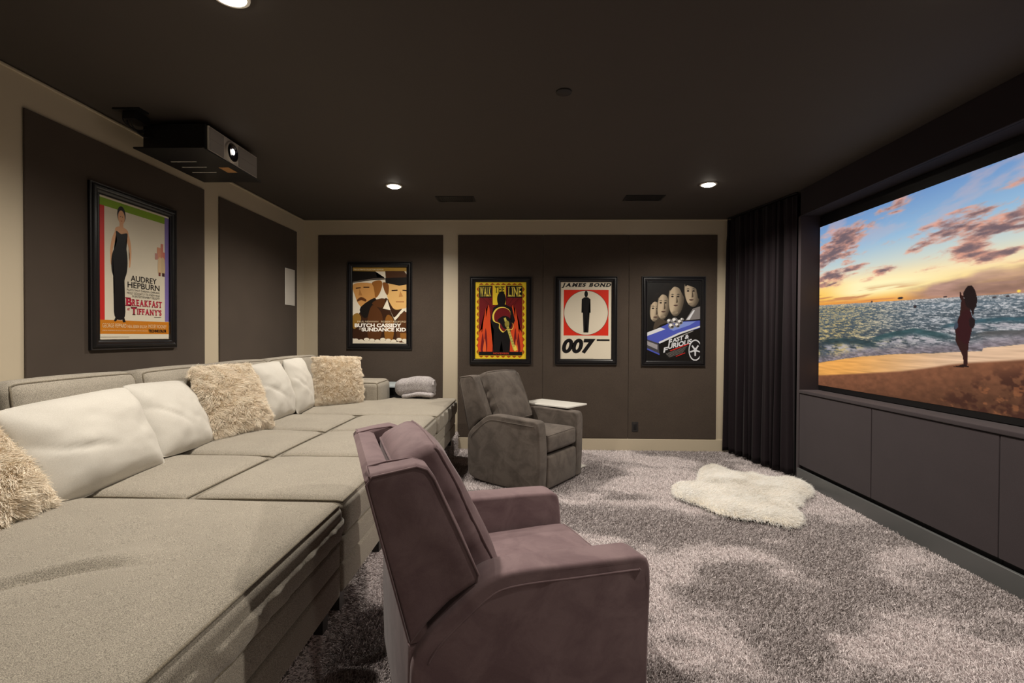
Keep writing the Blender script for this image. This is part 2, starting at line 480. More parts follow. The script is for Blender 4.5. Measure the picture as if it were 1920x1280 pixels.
# ------------------------------------------------------------------ media cabinets, ledge
def cabinet(y0, y1, label):
    t = thing('media_cabinet', label, 'cabinet', (XS, (y0 + y1) / 2, 0), group='low cabinets under the screen')
    hy = (y1 - y0) / 2
    boxobj('body', M['black'], 0.03, 0.175, -hy + 0.001, hy - 0.001, 0.0, 0.825, t)
    boxobj('door', M['cabinet'], 0.004, 0.03, -hy + 0.002, hy - 0.002, 0.152, 0.822, t, bevel=0.003)
    return t
cabinet(3.737, 4.70, 'dark cloth-faced cabinet section next to the curtain')
cabinet(2.745, 3.735, 'dark cloth-faced cabinet section, second from the curtain')
cabinet(1.75, 2.743, 'dark cloth-faced cabinet section cut by the right edge of the photo')
tag(MB().box(XS - 0.004, XR - 0.005, 1.75, 4.70, 0.827, 0.858).build('cabinet_ledge', M['cabinet'], bevel=0.006),
    'long dark ledge over the low cabinets, below the screen', 'ledge')

# ------------------------------------------------------------------ screen
def screen_picture():
    NU, NV = 620, 350
    u, v = np.meshgrid(np.linspace(0, 1, NU), np.linspace(0, 1, NV))
    hz = 0.494 + 0.045 * u
    def C(r, g, b): return np.array([r, g, b], float)
    img = np.zeros((NV, NU, 3))
    def mix(mask, c):
        nonlocal img
        img = img * (1 - mask[..., None]) + (c if isinstance(c, np.ndarray) and c.ndim == 3 else c[None, None, :]) * mask[..., None]
    # sky
    t = np.clip(v / hz, 0, 1)
    stops = [(0, C(112, 150, 200)), (0.35, C(150, 186, 216)), (0.6, C(206, 214, 205)), (0.75, C(250, 226, 178)), (0.9, C(255, 205, 110)), (1.0, C(240, 160, 66))]
    for (a, ca), (b, cb) in zip(stops[:-1], stops[1:]):
        k = np.clip((t - a) / (b - a), 0, 1); sel = (t >= a) & (t <= b)
        img[sel] = (ca + (cb - ca) * k[..., None])[sel]
    glow = np.exp(-(((u - 0.36) / 0.2) ** 2 + ((v - 0.425) / 0.045) ** 2)) + 0.9 * np.exp(-(((u - 0.15) / 0.16) ** 2 + ((v - 0.42) / 0.05) ** 2))
    mix(np.clip(glow, 0, 1) * 0.95, C(255, 244, 190))
    left = sstep(0.22, 0.0, u) * sstep(0.3, 0.44, v); mix(left * 0.6, C(250, 190, 70))
    # clouds: drawn-out fbm gathered around hand-placed banks
    wu = u + .035 * (fbm(u * 7, v * 12, 60, 4) - .5); wv = v + .03 * (fbm(u * 8, v * 14, 66, 4) - .5)
    n1 = fbm(wu * 13 + 4 * v, wv * 34, 3, 6, 0.6); n2 = fbm(u * 40, v * 70, 9, 4)
    banks = [(.13, .12, .10, .055, 1), (.06, .2, .09, .05, 1), (.15, .22, .07, .04, .8), (.1, .32, .13, .028, 1), (.03, .37, .1, .018, .9), (.33, .345, .045, .02, .9),
             (.45, .195, .09, .016, .6), (.54, .215, .075, .04, 1), (.49, .25, .07, .014, .8), (.62, .17, .06, .025, .7), (.42, .28, .035, .018, .6), (.68, .27, .1, .035, 1),
             (.6, .31, .09, .02, .9), (.78, .24, .1, .06, 1), (.9, .2, .12, .07, 1), (.68, .365, .12, .016, .9), (.6, .35, .07, .012, .7), (.34, .04, .07, .04, .5), (.27, .09, .06, .03, .6),
             (.74, .09, .05, .02, .7), (.79, .05, .06, .02, .6), (.22, .38, .06, .01, .4), (.5, .37, .06, .012, .5), (.85, .33, .12, .04, .9)]
    den = np.zeros_like(u)
    for (cu, cv, su, sv, a) in banks:
        su, sv = su * 1.25, sv * 1.45
        dv = v - (cv + 0.25 * (cu - u) * 0.5)
        den = np.maximum(den, a * np.exp(-(((u - cu) / su) ** 2 + (dv / sv) ** 2)))
    mask = sstep(0.50, 0.76, den * 0.36 + n1 * 0.86 - 0.02) * sstep(0.02, 0.3, den)
    body = sstep(0.45, 0.8, den * 0.4 + n1 * 0.6 + 0.3 * (n2 - 0.5))
    pink = C(236, 164, 138)[None, None, :] * (1 - body[..., None]) + C(112, 92, 98)[None, None, :] * body[..., None]
    mix(np.clip(mask * 0.95, 0, 1), pink)
    wisp = sstep(0.55, 0.75, fbm(u * 9 + 8 * v, v * 14, 21, 5)) * sstep(0.3, 0.05, v); mix(wisp * 0.35, C(226, 180, 178))
    # cloud bank on the right horizon and streaks over the sun
    top = 0.425 - 0.018 * sstep(0.45, 0.8, u) + 0.03 * sstep(0.62, 0.4, u) + 0.014 * (fbm(u * 22, v * 4, 5, 4) - 0.5)
    bank = sstep(-.006, 0.030, v - top + .03 * (fbm(wu * 14, wv * 50, 70, 4) - .5)) * sstep(0.34, 0.5, u) * (.62 + .5 * fbm(wu * 6, wv * 60, 74, 4))
    bank = np.clip(bank, 0, .96)
    mix(bank * 0.93, C(152, 118, 112) * (0.72 + 0.62 * fbm(wu * 12, wv * 46, 7, 5))[..., None])
    st = sstep(0.5, 0.68, fbm(u * 7, v * 95, 31, 4)) * sstep(0.41, 0.45, v) * sstep(0.52, 0.3, u)
    mix(st * 0.85, C(196, 128, 84))
    mix(sstep(0.03, 0.0, hz - v) * sstep(0.42, 0.2, u) * 0.6, C(216, 130, 62))
    # sea
    sea = sstep(0, 0.002, v - hz)
    depth = np.clip((v - hz) / 0.25, 0, 1)
    persp = 1.0 / (0.03 + depth)
    wn = fbm(u * 46 * (0.6 + 1.3 * (1 - depth)), np.log(0.03 + depth) * 40 + 5 * vnoise(u * 9, v * 20, 2), 13, 5, 0.65)
    seac = C(84, 98, 108)[None, None, :] * (1 - 0.35 * depth[..., None]) + 0 * u[..., None]
    shine = sstep(0.40, 0.72, wn)
    warm = sstep(0.5, 0.08, u)
    shc = C(226, 222, 222)[None, None, :] * (1 - warm[..., None]) + C(240, 206, 130)[None, None, :] * warm[..., None]
    seac = seac * (0.86 + 0.3 * fbm(u * 7, v * 60, 43, 3))[..., None]
    seac = seac * (1 - shine[..., None] * 0.78) + shc * shine[..., None] * 0.78
    img = img * (1 - sea[..., None]) + seac * sea[..., None]
    mix(sstep(0.03, 0.0, v - hz) * sea * 0.3, C(230, 215, 205))
    # breakers
    for (u0, u1, pts_u, pts_v, h, c) in [
        (0, .32, [0, .1, .18, .27, .33], [.708, .70, .697, .716, .74], .055, C(46, 62, 66)),
        (.25, .57, [.25, .33, .43, .5, .58], [.70, .672, .648, .664, .69], .046, C(50, 76, 80)),
        (.5, 1., [.5, .58, .68, .8, 1.], [.645, .622, .612, .618, .63], .03, C(52, 80, 90)),
        (.59, 1., [.59, .64, .7, .8, 1.], [.685, .668, .662, .664, .66], .038, C(84, 84, 84))]:
        cv = np.interp(u, pts_u, pts_v) + 0.006 * (fbm(u * 30, v * 0 + 2, 4, 3) - 0.5)
        w = sstep(u0 - .005, u0 + .06, u) * sstep(u1 + .005, u1 - .06, u)
        b_ = sstep(0, 0.006, v - cv) * sstep(h, h * 0.35, v - cv) * w
        mix(b_ * 0.98, c * (0.8 + 0.45 * fbm(u * 40, v * 90, 17, 3))[..., None])
        fo = sstep(h * 0.5, h, v - cv) * sstep(h * 2.1, h, v - cv) * w * sstep(0.35, 0.65, fbm(u * 50, v * 110, 19, 4))
        mix(fo * 0.8, C(186, 178, 182))
    # foam sheet along the shore
    sh = np.interp(u, [0, .015, .2, .36, .51, .632, .6345, .726, 1], [.858, .8537, .8068, .7796, .7646, .7483, .736, .719, .69]) + 0.003 * (fbm(u * 60, v * 0, 6, 3) - .5)
    fm = sstep(0.06, 0.005, sh - v) * sstep(-0.001, 0.001, sh - v)
    mix(fm * 0.9, C(128, 116, 122) * (0.55 + 0.9 * fbm(u * 80, v * 150, 23, 4))[..., None])
    # wet sand, dry sand
    wet = sstep(0, 0.003, v - sh)
    wc = C(226, 160, 82)[None, None, :] * (1 - sstep(.1, .6, u)[..., None]) + C(214, 178, 146)[None, None, :] * sstep(.1, .6, u)[..., None]
    wc = wc * (0.86 + 0.28 * fbm(u * 12, v * 130, 27, 3))[..., None]
    img = img * (1 - wet[..., None]) + wc * wet[..., None]
    ds = np.interp(u, [0, .0153, .2, .394, .474, .545, .608, .727, 1], [.932, .9306, .8952, .8558, .8327, .8088, .7932, .7714, .735])
    dry = sstep(0, 0.014, v - ds)
    dc = C(124, 78, 54)[None, None, :] * (1 - 0.3 * sstep(0, .2, v - ds)[..., None]) * (0.85 + 0.3 * fbm(u * 60, v * 60, 29, 4))[..., None]
    img = img * (1 - dry[..., None]) + dc * dry[..., None]
    rk = sstep(0.0, 0.1, v - (1.0 - 0.22 * sstep(.4, .75, u)) + 0.02) * sstep(.4, .55, u)
    rn = fbm(u * 42, v * 36, 33, 4)
    mix(rk * sstep(0.42, 0.6, rn) * 0.85, C(62, 34, 26)); mix(rk * sstep(0.62, 0.72, fbm(u * 42, v * 40 + .4, 33, 4)) * 0.6, C(150, 92, 58))
    # far boats and bathers
    for bu, bv, w, h in [(.382, .500, .011, .006), (.268, .5034, .004, .005), (.4345, .548, .006, .007), (.53, .5143, .006, .004), (.66, .535, .006, .003), (.69, .535, .005, .003), (.0146, .575, .003, .006)]:
        mix(np.clip(sstep(1.1, .8, np.sqrt(((u - bu) / w) ** 2 + ((v - bv) / h) ** 2)), 0, 1), C(52, 42, 44))
    mix(np.clip(sstep(1.2, .4, np.sqrt(((u - .7146) / .005) ** 2 + ((v - .519) / .006) ** 2)), 0, 1), C(255, 220, 90))
    # woman seen from behind: smooth polygons
    def inside(poly):
        px = np.array([p[0] for p in poly]); py = np.array([p[1] for p in poly]); r = np.zeros(u.shape, bool); j = len(px) - 1
        for i in range(len(px)):
            c_ = ((py[i] > v) != (py[j] > v)) & (u < (px[j] - px[i]) * (v - py[i]) / (py[j] - py[i] + 1e-12) + px[i]); r ^= c_; j = i
        return r.astype(float)
    skin, dress, hair = C(46, 18, 16), C(48, 11, 17), C(26, 10, 12)
    mix(inside(catmull([(.5605, .655), (.5609, .6782), (.5621, .7109), (.572, .7435), (.582, .7782), (.5847, .8129), (.5935, .819), (.5954, .7673), (.5972, .7231), (.5993, .69), (.59, .67)])), skin)
    mix(inside(catmull([(.5552, .8235), (.5713, .8163), (.5824, .8102), (.5996, .817), (.5904, .8218)])), skin * 0.7)
    mix(inside(catmull([(.5877, .5299), (.5766, .5361), (.5739, .568), (.5724, .598), (.5663, .6224), (.5700, .6450), (.592, .645), (.602, .62), (.5989, .5707)])), skin)
    mix(inside(catmull([(.5766, .5361), (.582, .531), (.5825, .519), (.5766, .5136), (.5747, .5034), (.5716, .5014), (.5709, .5197), (.5739, .5327)])), skin)
    mix(inside(catmull([(.571, .612), (.5632, .6476), (.5636, .6782), (.5751, .7082), (.5943, .7252), (.6, .7034), (.6057, .6544), (.606, .62), (.600, .585), (.584, .58)])), dress)
    mix(inside(catmull([(.598, .62), (.6057, .612), (.6126, .622), (.6135, .640), (.608, .656), (.600, .65)])), C(26, 12, 16))
    mix(inside(catmull([(.564, .625), (.556, .65), (.559, .66), (.568, .648)])), C(60, 70, 84))
    mix(inside(catmull([(.5845, .4946), (.5925, .4775), (.6037, .4790), (.6123, .5014), (.6176, .5333), (.616, .5650), (.611, .5789), (.6079, .6054), (.6004, .5757), (.5902, .5646), (.5845, .5347), (.581, .5088)])), hair)
    img = np.clip(img, 0, 255) / 255.0
    img = np.where(img <= 0.04045, img / 12.92, ((img + 0.055) / 1.055) ** 2.4)
    return NU, NV, img
SCR_Y0, SCR_W, SCR_Z1, SCR_H = 4.69, 2.61, 2.375, 1.47
def build_screen():
    t = thing('projection_screen', 'wide screen in the wall recess showing a woman on a sunset beach', 'screen', (XR, SCR_Y0 - SCR_W / 2, SCR_Z1 - SCR_H))
    NU, NV, img = screen_picture()
    uu, vv = np.meshgrid(np.linspace(0, 1, NU), np.linspace(0, 1, NV))
    P = np.stack([np.zeros_like(uu) - 0.012, SCR_W / 2 - uu * SCR_W, SCR_H * (1 - vv)], -1).reshape(-1, 3)
    i = np.arange(NV - 1)[:, None] * NU + np.arange(NU - 1)[None, :]
    Q = np.stack([i, i + NU, i + NU + 1, i + 1], -1).reshape(-1, 4)
    me = bpy.data.meshes.new('picture')
    me.from_pydata(P.tolist(), [], Q.tolist()); me.update()
    at = me.color_attributes.new('picture', 'FLOAT_COLOR', 'POINT')
    at.data.foreach_set('color', np.concatenate([img.reshape(-1, 3), np.ones((NU * NV, 1))], 1).reshape(-1).astype(np.float32))
    mt, nt, b = new_mat('screen_picture')
    b.inputs['Base Color'].default_value = (0.005, 0.005, 0.005, 1); b.inputs['Roughness'].default_value = 0.7; b.inputs['Specular IOR Level'].default_value = 0.1
    a = N(nt, 'ShaderNodeAttribute', attribute_name='picture')
    nt.links.new(a.outputs['Color'], b.inputs['Emission Color']); b.inputs['Emission Strength'].default_value = 1.0
    mt.cycles.emission_sampling = 'NONE'
    me.materials.append(mt)
    link(bpy.data.objects.new('picture', me), t)
    hw = SCR_W / 2
    boxobj('screen_frame', M['black'], -0.010, 0.019, -hw - 0.06, hw - 0.0005, -0.042, SCR_H + 0.1, t)
    return t
build_screen()

# ------------------------------------------------------------------ curtain
def build_curtain():
    t = thing('curtain', 'floor-length dark plum curtain in deep pleats beside the screen', 'curtain', (2.45, 5.2, 0))
    a, b = Vector((2.375, 5.80, 0)), Vector((2.600, 4.765, 0))
    L = (b - a).length; d = (b - a).normalized(); nrm = Vector((d.y, -d.x, 0))
    if nrm.x > 0: nrm = -nrm
    NS, NZ = 300, 44
    rs = np.random.RandomState(5)
    folds = 10.0
    vs, fs = [], []
    for j in range(NZ + 1):
        z = 0.03 + (2.70 - 0.03) * j / NZ
        tz = j / NZ
        for i in range(NS + 1):
            s = i / NS
            ph = s * folds * 2 * math.pi + 1.5 * math.sin(s * 17) + 0.5 * (1 - tz) * math.sin(s * 31 + 1)
            amp = (0.020 + 0.030 * (1 - tz)) * (0.75 + 0.45 * math.sin(s * 23 + 2))
            if tz > 0.93: amp *= 0.75
            c = math.cos(ph)
            off = amp * (math.copysign(abs(c) ** 0.7, c)) + 0.006 * math.sin(ph * 2.3 + tz * 3)
            along = 0.012 * math.sin(ph * 1.0 + 1.3) + 0.008 * (1 - tz) * math.sin(s * 40 + tz * 4)
            p = a + d * (s * L + along) + nrm * (off - 0.0 + 0.03)
            vs.append((p.x - 2.45, p.y - 5.2, z + (0.008 * math.sin(s * 60) if j == 0 else 0)))
    for j in range(NZ):
        for i in range(NS):
            q = j * (NS + 1) + i
            fs.append((q, q + 1, q + NS + 2, q + NS + 1))
    o = MB().add(vs, fs).build('drape', M['curtain'], t, smooth=180)
    so = o.modifiers.new('cloth', 'SOLIDIFY'); so.thickness = 0.004
    mb = MB(); mb.tube([a - Vector((2.45, 5.2, 0)) + Vector((0, 0, 2.718)) + nrm * .03, b - Vector((2.45, 5.2, 0)) + Vector((0, 0, 2.718)) + nrm * .03], 0.009, False, 8)
    mb.build('track', M['black'], t)
build_curtain()

# ------------------------------------------------------------------ small wall and ceiling fittings
def vent(cx, cy, label):
    t = thing('ceiling_vent', label, 'air vent', (cx, cy, H), group='slotted ceiling vents')
    MB().box(-.172, .172, -.085, .085, -.003, -.0005).build('duct', M['black'], t)
    f = MB().box(-.19, .19, .078, .1, -.006, 0).box(-.19, .19, -.1, -.078, -.006, 0).box(-.19, -.168, -.078, .078, -.006, 0).box(.168, .19, -.078, .078, -.006, 0)
    for k in range(17):
        x = -.16 + k * .02
        f.add([(x - .002, -.078, -.006), (x + .002, -.078, -.006), (x + .006, -.078, -.0035), (x - .002, .078, -.006), (x + .002, .078, -.006), (x + .006, .078, -.0035)],
              [(0, 1, 4, 3), (1, 2, 5, 4), (0, 3, 5, 2)])
    f.build('grille', M['black'], t)
vent(-0.705, 4.975, 'slotted black ceiling vent above the poster of two hatted men')
vent(1.172, 4.95, 'slotted black ceiling vent beside the downlight near the curtain')
t = thing('ceiling_cover', 'small round dark cover plate in the middle of the ceiling', 'cover plate', (0.212, 2.807, H))
MB().lathe([(0.045, 0), (0.044, -0.006), (0.036, -0.010), (0.01, -0.012)], 32).build('plate', M['detector'], t, smooth=50)
t = thing('wall_speaker', 'white rectangular speaker grille set in the left wall panel near the corner', 'speaker', (XL + 0.012, 5.47, 1.887))
MB().box(0, .006, -.112, .112, -.203, .203).build('bezel', M['white'], t, bevel=0.003)
MB().box(.004, .008, -.104, .104, -.195, .195).build('grille', M['speaker'], t, bevel=0.002)
t = thing('wall_outlet', 'dark electrical outlet low on the back wall panel', 'outlet', (1.298, D - 0.012, 0.287))
MB().box(-.037, .037, -.005, 0, -.058, .058).build('cover_plate', M['detector'], t, bevel=0.003)
MB().box(-.017, .017, -.008, -.004, -.034, .034).build('socket', M['black'], t, bevel=0.002)

# ------------------------------------------------------------------ projector
def build_projector():
    t = thing('projector', 'black ceiling-mounted projector with a silver front and a lit lens', 'projector', (-2.25, 3.39, 2.52))
    # front faces +x ; body box
    boxobj('housing', M['black'], -.20, .205, -.285, .315, 0.012, 0.175, t, bevel=0.006)
    o = MB().box(-.225, .222, -.335, .355, 0.0, 0.010).build('bottom_plate', M['black'], t, bevel=0.002)
    for k in range(3):
        y = -.095 + k * .108
        boxobj('slot', M['white'], -.155, .02, y - .004, y + .004, -.0015, .0005, o)
    MB().box(.10, .17, .02, .13, -.0012, .0004).build('label', M['orange_label'], o)
    f = MB().box(.205, .219, -.27, .30, 0.012, 0.170).build('front_panel', M['silver'], t, bevel=0.004)
    for (y0, y1) in ((-.262, -.115), (.06, .29)):
        g = MB().box(.2185, .2205, y0, y1, .018, .160)
        for (z0, z1) in ((.018, .086), (.091, .160)): g.box(.2195, .2225, y0, y1, z0, z1)
        g.build('vent_grille', M['mesh_silver'], f)
    R = Matrix.Translation((0.219, -0.03, 0.084)) @ Matrix.Rotation(math.radians(90), 4, 'Y')
    l = MB().lathe([(.072, 0), (.070, .012), (.063, .016), (.060, .006)], 40, R, cap=False).build('lens_ring', M['silver'], t, smooth=40)
    MB().lathe([(.060, .002), (.058, .016), (.046, .010), (.044, .020), (.034, .012)], 40, R).build('lens_barrel', M['glass_dark'], l, smooth=30)
    MB().lathe([(.020, .0205), (.018, .0225), (.010, .0245), (.002, .025)], 32, R @ Matrix.Translation((0, -.010, 0))).build('lens_glass', M['lens_glow'], l, smooth=70)
    mb = MB().box(-.30, -.12, -.10, .10, .175, .183).box(-.06, .06, -.06, .06, .175, .209)
    mb.build('ceiling_mount', M['black'], t, bevel=0.002)
    mb = MB().box(-.27, -.10, -.44, -.36, .199, .209).box(-.22, -.14, -.42, -.30, .15, .200)
    mb.tube(catmull([(-.22, -.40, .2), (-.21, -.39, .13), (-.19, -.36, .10), (-.17, -.31, .11), (-.16, -.28, .12)], 6, False), .006)
    mb.tube(catmull([(-.18, -.40, .2), (-.19, -.38, .12), (-.16, -.33, .075), (-.13, -.28, .09)], 6, False), .005)
    mb.tube(catmull([(-.24, -.39, .2), (-.25, -.37, .15), (-.21, -.32, .12), (-.18, -.28, .14)], 6, False), .005)
    mb.build('cable_bracket', M['black'], t, bevel=0.002)
build_projector()

# ------------------------------------------------------------------ framed posters
class Art:
    """print built as thin ink layers on one sheet; u 0..1 to the right, v 0..1 downwards"""
    def __init__(self, w, h, paper):
        self.w, self.h, self.mb, self.k = w, h, MB(), 0
        self.rect(0, 0, 1, 1, paper)
    def P(self, u, v, k): return ((min(1, max(0, u)) - 0.5) * self.w, -0.00015 * k, (0.5 - min(1, max(0, v))) * self.h)
    def poly(self, pts, c, smooth=0):
        self.k += 1
        if smooth: pts = catmull(pts, smooth)
        bm = bmesh.new()
        f = bm.faces.new([bm.verts.new(self.P(u, v, self.k * .35)) for u, v in pts])
        bmesh.ops.triangulate(bm, faces=[f], ngon_method='EAR_CLIP')
        bm.verts.index_update()
        vs = [tuple(q.co) for q in bm.verts]; fs = []
        for fa in bm.faces:
            ids = [q.index for q in fa.verts]
            if fa.normal.y > 0: ids.reverse()
            fs.append(tuple(ids))
        bm.free(); self.mb.add(vs, fs, None, c)
    def rect(self, u0, v0, u1, v1, c): self.poly([(u0, v0), (u1, v0), (u1, v1), (u0, v1)], c)
    def ell(self, cu, cv, ru, rv, c, a=0, n=28):
        ca, sa = math.cos(a), math.sin(a); q = self.w / self.h
        pts = []
        for i in range(n):
            t = 2 * math.pi * i / n; x = ru * math.cos(t); y = rv * math.sin(t) / q
            pts.append((cu + x * ca - y * sa, cv + (x * sa + y * ca) * q))
        self.poly(pts, c)
    def line(self, pts, wd, c):
        for (a, b) in zip(pts[:-1], pts[1:]):
            d = Vector((b[0] - a[0], (b[1] - a[1]) * self.h / self.w)); n = Vector((-d.y, d.x)).normalized() * wd
            nx, ny = n.x, n.y * self.w / self.h
            self.poly([(a[0] + nx, a[1] + ny), (b[0] + nx, b[1] + ny), (b[0] - nx, b[1] - ny), (a[0] - nx, a[1] - ny)], c)
    def text(self, s, u0, v0, u1, v1, c, bold=0.0, shear=0.0, ux=None, serif=False):
        """lettering fitted to the rectangle; ux = (du, dv) tilts the baseline"""
        self.k += 1
        cu = bpy.data.curves.new('t', 'FONT'); cu.body = s; cu.offset = bold; cu.shear = shear; cu.resolution_u = 4
        o = bpy.data.objects.new('t', cu); COL.objects.link(o)
        dg = bpy.context.evaluated_depsgraph_get()
        me = bpy.data.meshes.new_from_object(o.evaluated_get(dg))
        co = np.array([tuple(v.co) for v in me.vertices]); fs = [tuple(p.vertices) for p in me.polygons]
        bpy.data.objects.remove(o); bpy.data.curves.remove(cu); bpy.data.meshes.remove(me)
        mn, mx = co.min(0), co.max(0)
        tx = (co[:, 0] - mn[0]) / (mx[0] - mn[0]); ty = (mx[1] - co[:, 1]) / (mx[1] - mn[1])
        U = u0 + tx * (u1 - u0); V = v0 + ty * (v1 - v0)
        if ux: V = V + tx * ux
        vs = [self.P(a, b, self.k * .35) for a, b in zip(U, V)]
        out = []
        for f in fs:
            a, b, d_ = (Vector(vs[f[0]]), Vector(vs[f[1]]), Vector(vs[f[2]]))
            out.append(tuple(reversed(f)) if (b - a).cross(d_ - a).y > 0 else f)
        self.mb.add(vs, out, None, c)
def slab_text(art, s, u0, v0, u1, v1, c, bold=0.03, slant=0.0):
    """slab-serif lettering: every capital gets feet on its stems, then the word is fitted to the rectangle"""
    quads, polys, x = [], [], 0.0
    dg = None
    for ch in s:
        if ch == ' ': x += .45; continue
        cu = bpy.data.curves.new('t', 'FONT'); cu.body = ch; cu.offset = bold; cu.resolution_u = 4
        o = bpy.data.objects.new('t', cu); COL.objects.link(o)
        me = bpy.data.meshes.new_from_object(o.evaluated_get(bpy.context.evaluated_depsgraph_get()))
        co = np.array([tuple(v.co) for v in me.vertices])[:, :2]; fs = [tuple(p.vertices) for p in me.polygons]
        bpy.data.objects.remove(o); bpy.data.curves.remove(cu); bpy.data.meshes.remove(me)
        co[:, 0] -= co[:, 0].min(); y0, y1 = (-.02, .72) if ch not in "'" else (co[:, 1].min(), co[:, 1].max())
        lo, hi = co[:, 1].min(), co[:, 1].max()
        base = x + (.07 if ch not in "OSCGQ'&" else .0)
        if ch not in "OSCGQ'&":
            for yy, sg in ((lo, 1), (hi, -1)):
                xs = np.sort(co[np.abs(co[:, 1] - yy) < .03][:, 0]); 
                cl = [[xs[0], xs[0]]]
                for q in xs[1:]:
                    if q - cl[-1][1] > .16: cl.append([q, q])
                    else: cl[-1][1] = q
                for a_, b_ in cl:
                    if b_ - a_ < .3: quads.append((base + a_ - .08, base + b_ + .08, yy, yy + sg * .075))
                    elif ch in 'BDEFLPR': quads.append((base + a_ - .08, base + a_ + .15, yy, yy + sg * .075))
        for f in fs: polys.append([(base + co[i][0], co[i][1]) for i in f])
        x = base + co[:, 0].max() + (.11 if ch not in "OSCGQ'&" else .05)
    for a_, b_, c_, d_ in quads:
        l, h_ = min(c_, d_), max(c_, d_); polys.append([(a_, l), (b_, l), (b_, h_), (a_, h_)])
    al = np.array([q for p in polys for q in p]); al[:, 0] += slant * al[:, 1]
    mn, mx = al.min(0), al.max(0); art.k += 1
    for p in polys:
        vs = []
        for px, py in p:
            tx = (px + slant * py - mn[0]) / (mx[0] - mn[0]); ty = (mx[1] - py) / (mx[1] - mn[1])
            vs.append(art.P(u0 + tx * (u1 - u0), v0 + ty * (v1 - v0), art.k * .35))
        a_, b_, d_ = Vector(vs[0]), Vector(vs[1]), Vector(vs[2]); f = tuple(range(len(vs)))
        art.mb.add(vs, [tuple(reversed(f)) if (b_ - a_).cross(d_ - a_).y > 0 else f], None, c)
def framed(label, cx, cz, w, h, fw, art, place):
    t = thing('framed_poster', label, 'poster', group='framed posters')
    if place == 'back': t.location = (cx, D - 0.0142, cz)
    else: t.location = (XL + 0.0142, cx, cz); t.rotation_euler = (0, 0, math.radians(90))
    # moulding swept round the sheet; profile (inward offset from outer edge, height off the wall)
    W, Hh = w / 2 + fw, h / 2 + fw
    prof = [(0, 0), (0, .016), (.004, .019), (.010, .018), (.012, .022), (.020, .030), (.030, .031), (.036, .026), (.044, .025), (.048, .020), (fw - .006, .016), (fw - .004, .018), (fw + .003, .017), (fw + .003, .006)]
    vs, fs = [], []
    for o_, y in prof:
        vs += [(-W + o_, -y, -Hh + o_), (W - o_, -y, -Hh + o_), (W - o_, -y, Hh - o_), (-W + o_, -y, Hh - o_)]
    for i in range(len(prof) - 1):
        for k in range(4):
            k2 = (k + 1) % 4
            fs.append((i * 4 + k, i * 4 + k2, (i + 1) * 4 + k2, (i + 1) * 4 + k))
    MB().add(vs, fs).build('frame', M['frame'], t, smooth=25)
    b = MB()
    for (a0, a1, c0, c1) in ((-W + .001, W - .001, Hh - .0045, Hh - .0015), (-W + .001, W - .001, -Hh + .0015, -Hh + .0045), (-W + .0015, -W + .0045, -Hh + .001, Hh - .001), (W - .0045, W - .0015, -Hh + .001, Hh - .001)):
        b.box(a0, a1, -.0215, -.016, c0, c1)
    b.build('edge_bead', M['frame_edge'], t)
    o = art.mb.build('print', M['print'], t); o.location = (0, -0.0065, 0)
    MB().box(-w / 2, w / 2, -.0055, -.001, -h / 2, h / 2).build('backing', M['black'], t)
    return t
K, W_ = rgb(22, 20, 22), rgb(236, 228, 208)

# 1 left wall: cream sheet with colour bands and a plain figure in a long dark gown
a = Art(.611, .902, rgb(226, 217, 196))
a.rect(.003, .016, .925, .07, rgb(130, 168, 30)); a.rect(.003, .07, .08, .865, rgb(206, 48, 44)); a.rect(.925, .016, .997, .857, rgb(124, 108, 172)); a.rect(.003, .86, .99, .958, rgb(204, 126, 32))
sk = rgb(224, 170, 128)
a.poly([(.24, .20), (.18, .27), (.15, .36), (.155, .46), (.172, .46), (.18, .37), (.21, .30), (.25, .26)], sk, 4)
a.poly([(.36, .20), (.41, .27), (.425, .36), (.41, .46), (.392, .46), (.40, .37), (.375, .30), (.34, .26)], sk, 4)
a.poly([(.215, .205), (.29, .185), (.38, .205), (.37, .27), (.23, .27)], sk, 3); a.poly([(.272, .14), (.316, .14), (.322, .21), (.266, .21)], sk)
a.ell(.294, .10, .055, .062, rgb(30, 24, 24)); a.ell(.294, .118, .044, .05, sk)
a.line([(.275, .113), (.288, .113)], .003, K); a.line([(.300, .113), (.313, .113)], .003, K); a.line([(.286, .143), (.302, .143)], .003, rgb(190, 50, 50))
a.poly([(.222, .225), (.292, .238), (.372, .225), (.352, .30), (.372, .40), (.365, .50), (.325, .60), (.335, .83), (.20, .83), (.20, .60), (.165, .50), (.17, .40), (.232, .30)], K, 5)
a.poly([(.215, .835), (.26, .84), (.215, .868), (.19, .866)], K); a.poly([(.29, .84), (.325, .838), (.345, .872), (.31, .875)], K)
for (x0, y0, x1, y1, c) in ((.80, .27, .86, .36, rgb(214, 150, 120)), (.86, .235, .90, .36, rgb(206, 130, 110)), (.77, .32, .81, .37, rgb(196, 140, 130)), (.89, .30, .925, .4, rgb(206, 120, 104))): a.rect(x0, y0, x1, y1, c)
a.poly([(.82, .36), (.87, .355), (.87, .47), (.815, .47)], rgb(220, 190, 150), 3); a.poly([(.87, .35), (.92, .36), (.925, .47), (.872, .47)], rgb(206, 180, 140), 3); a.rect(.825, .468, .855, .495, rgb(130, 60, 50)); a.rect(.88, .468, .92, .495, rgb(70, 40, 40))
a.text('AUDREY', .414, .523, .792, .566, K, .012); a.text('HEPBURN', .37, .573, .838, .617, K, .012)
a.text('PLAYS THAT DARING, DARLING', .363, .625, .838, .642, rgb(60, 56, 52)); a.text('HOLLY GOLIGHTLY TO A NEW HIGH', .363, .647, .838, .664, rgb(60, 56, 52)); a.text('IN ENTERTAINMENT DELIGHT!', .434, .669, .838, .686, rgb(60, 56, 52))
cr = rgb(186, 30, 62)
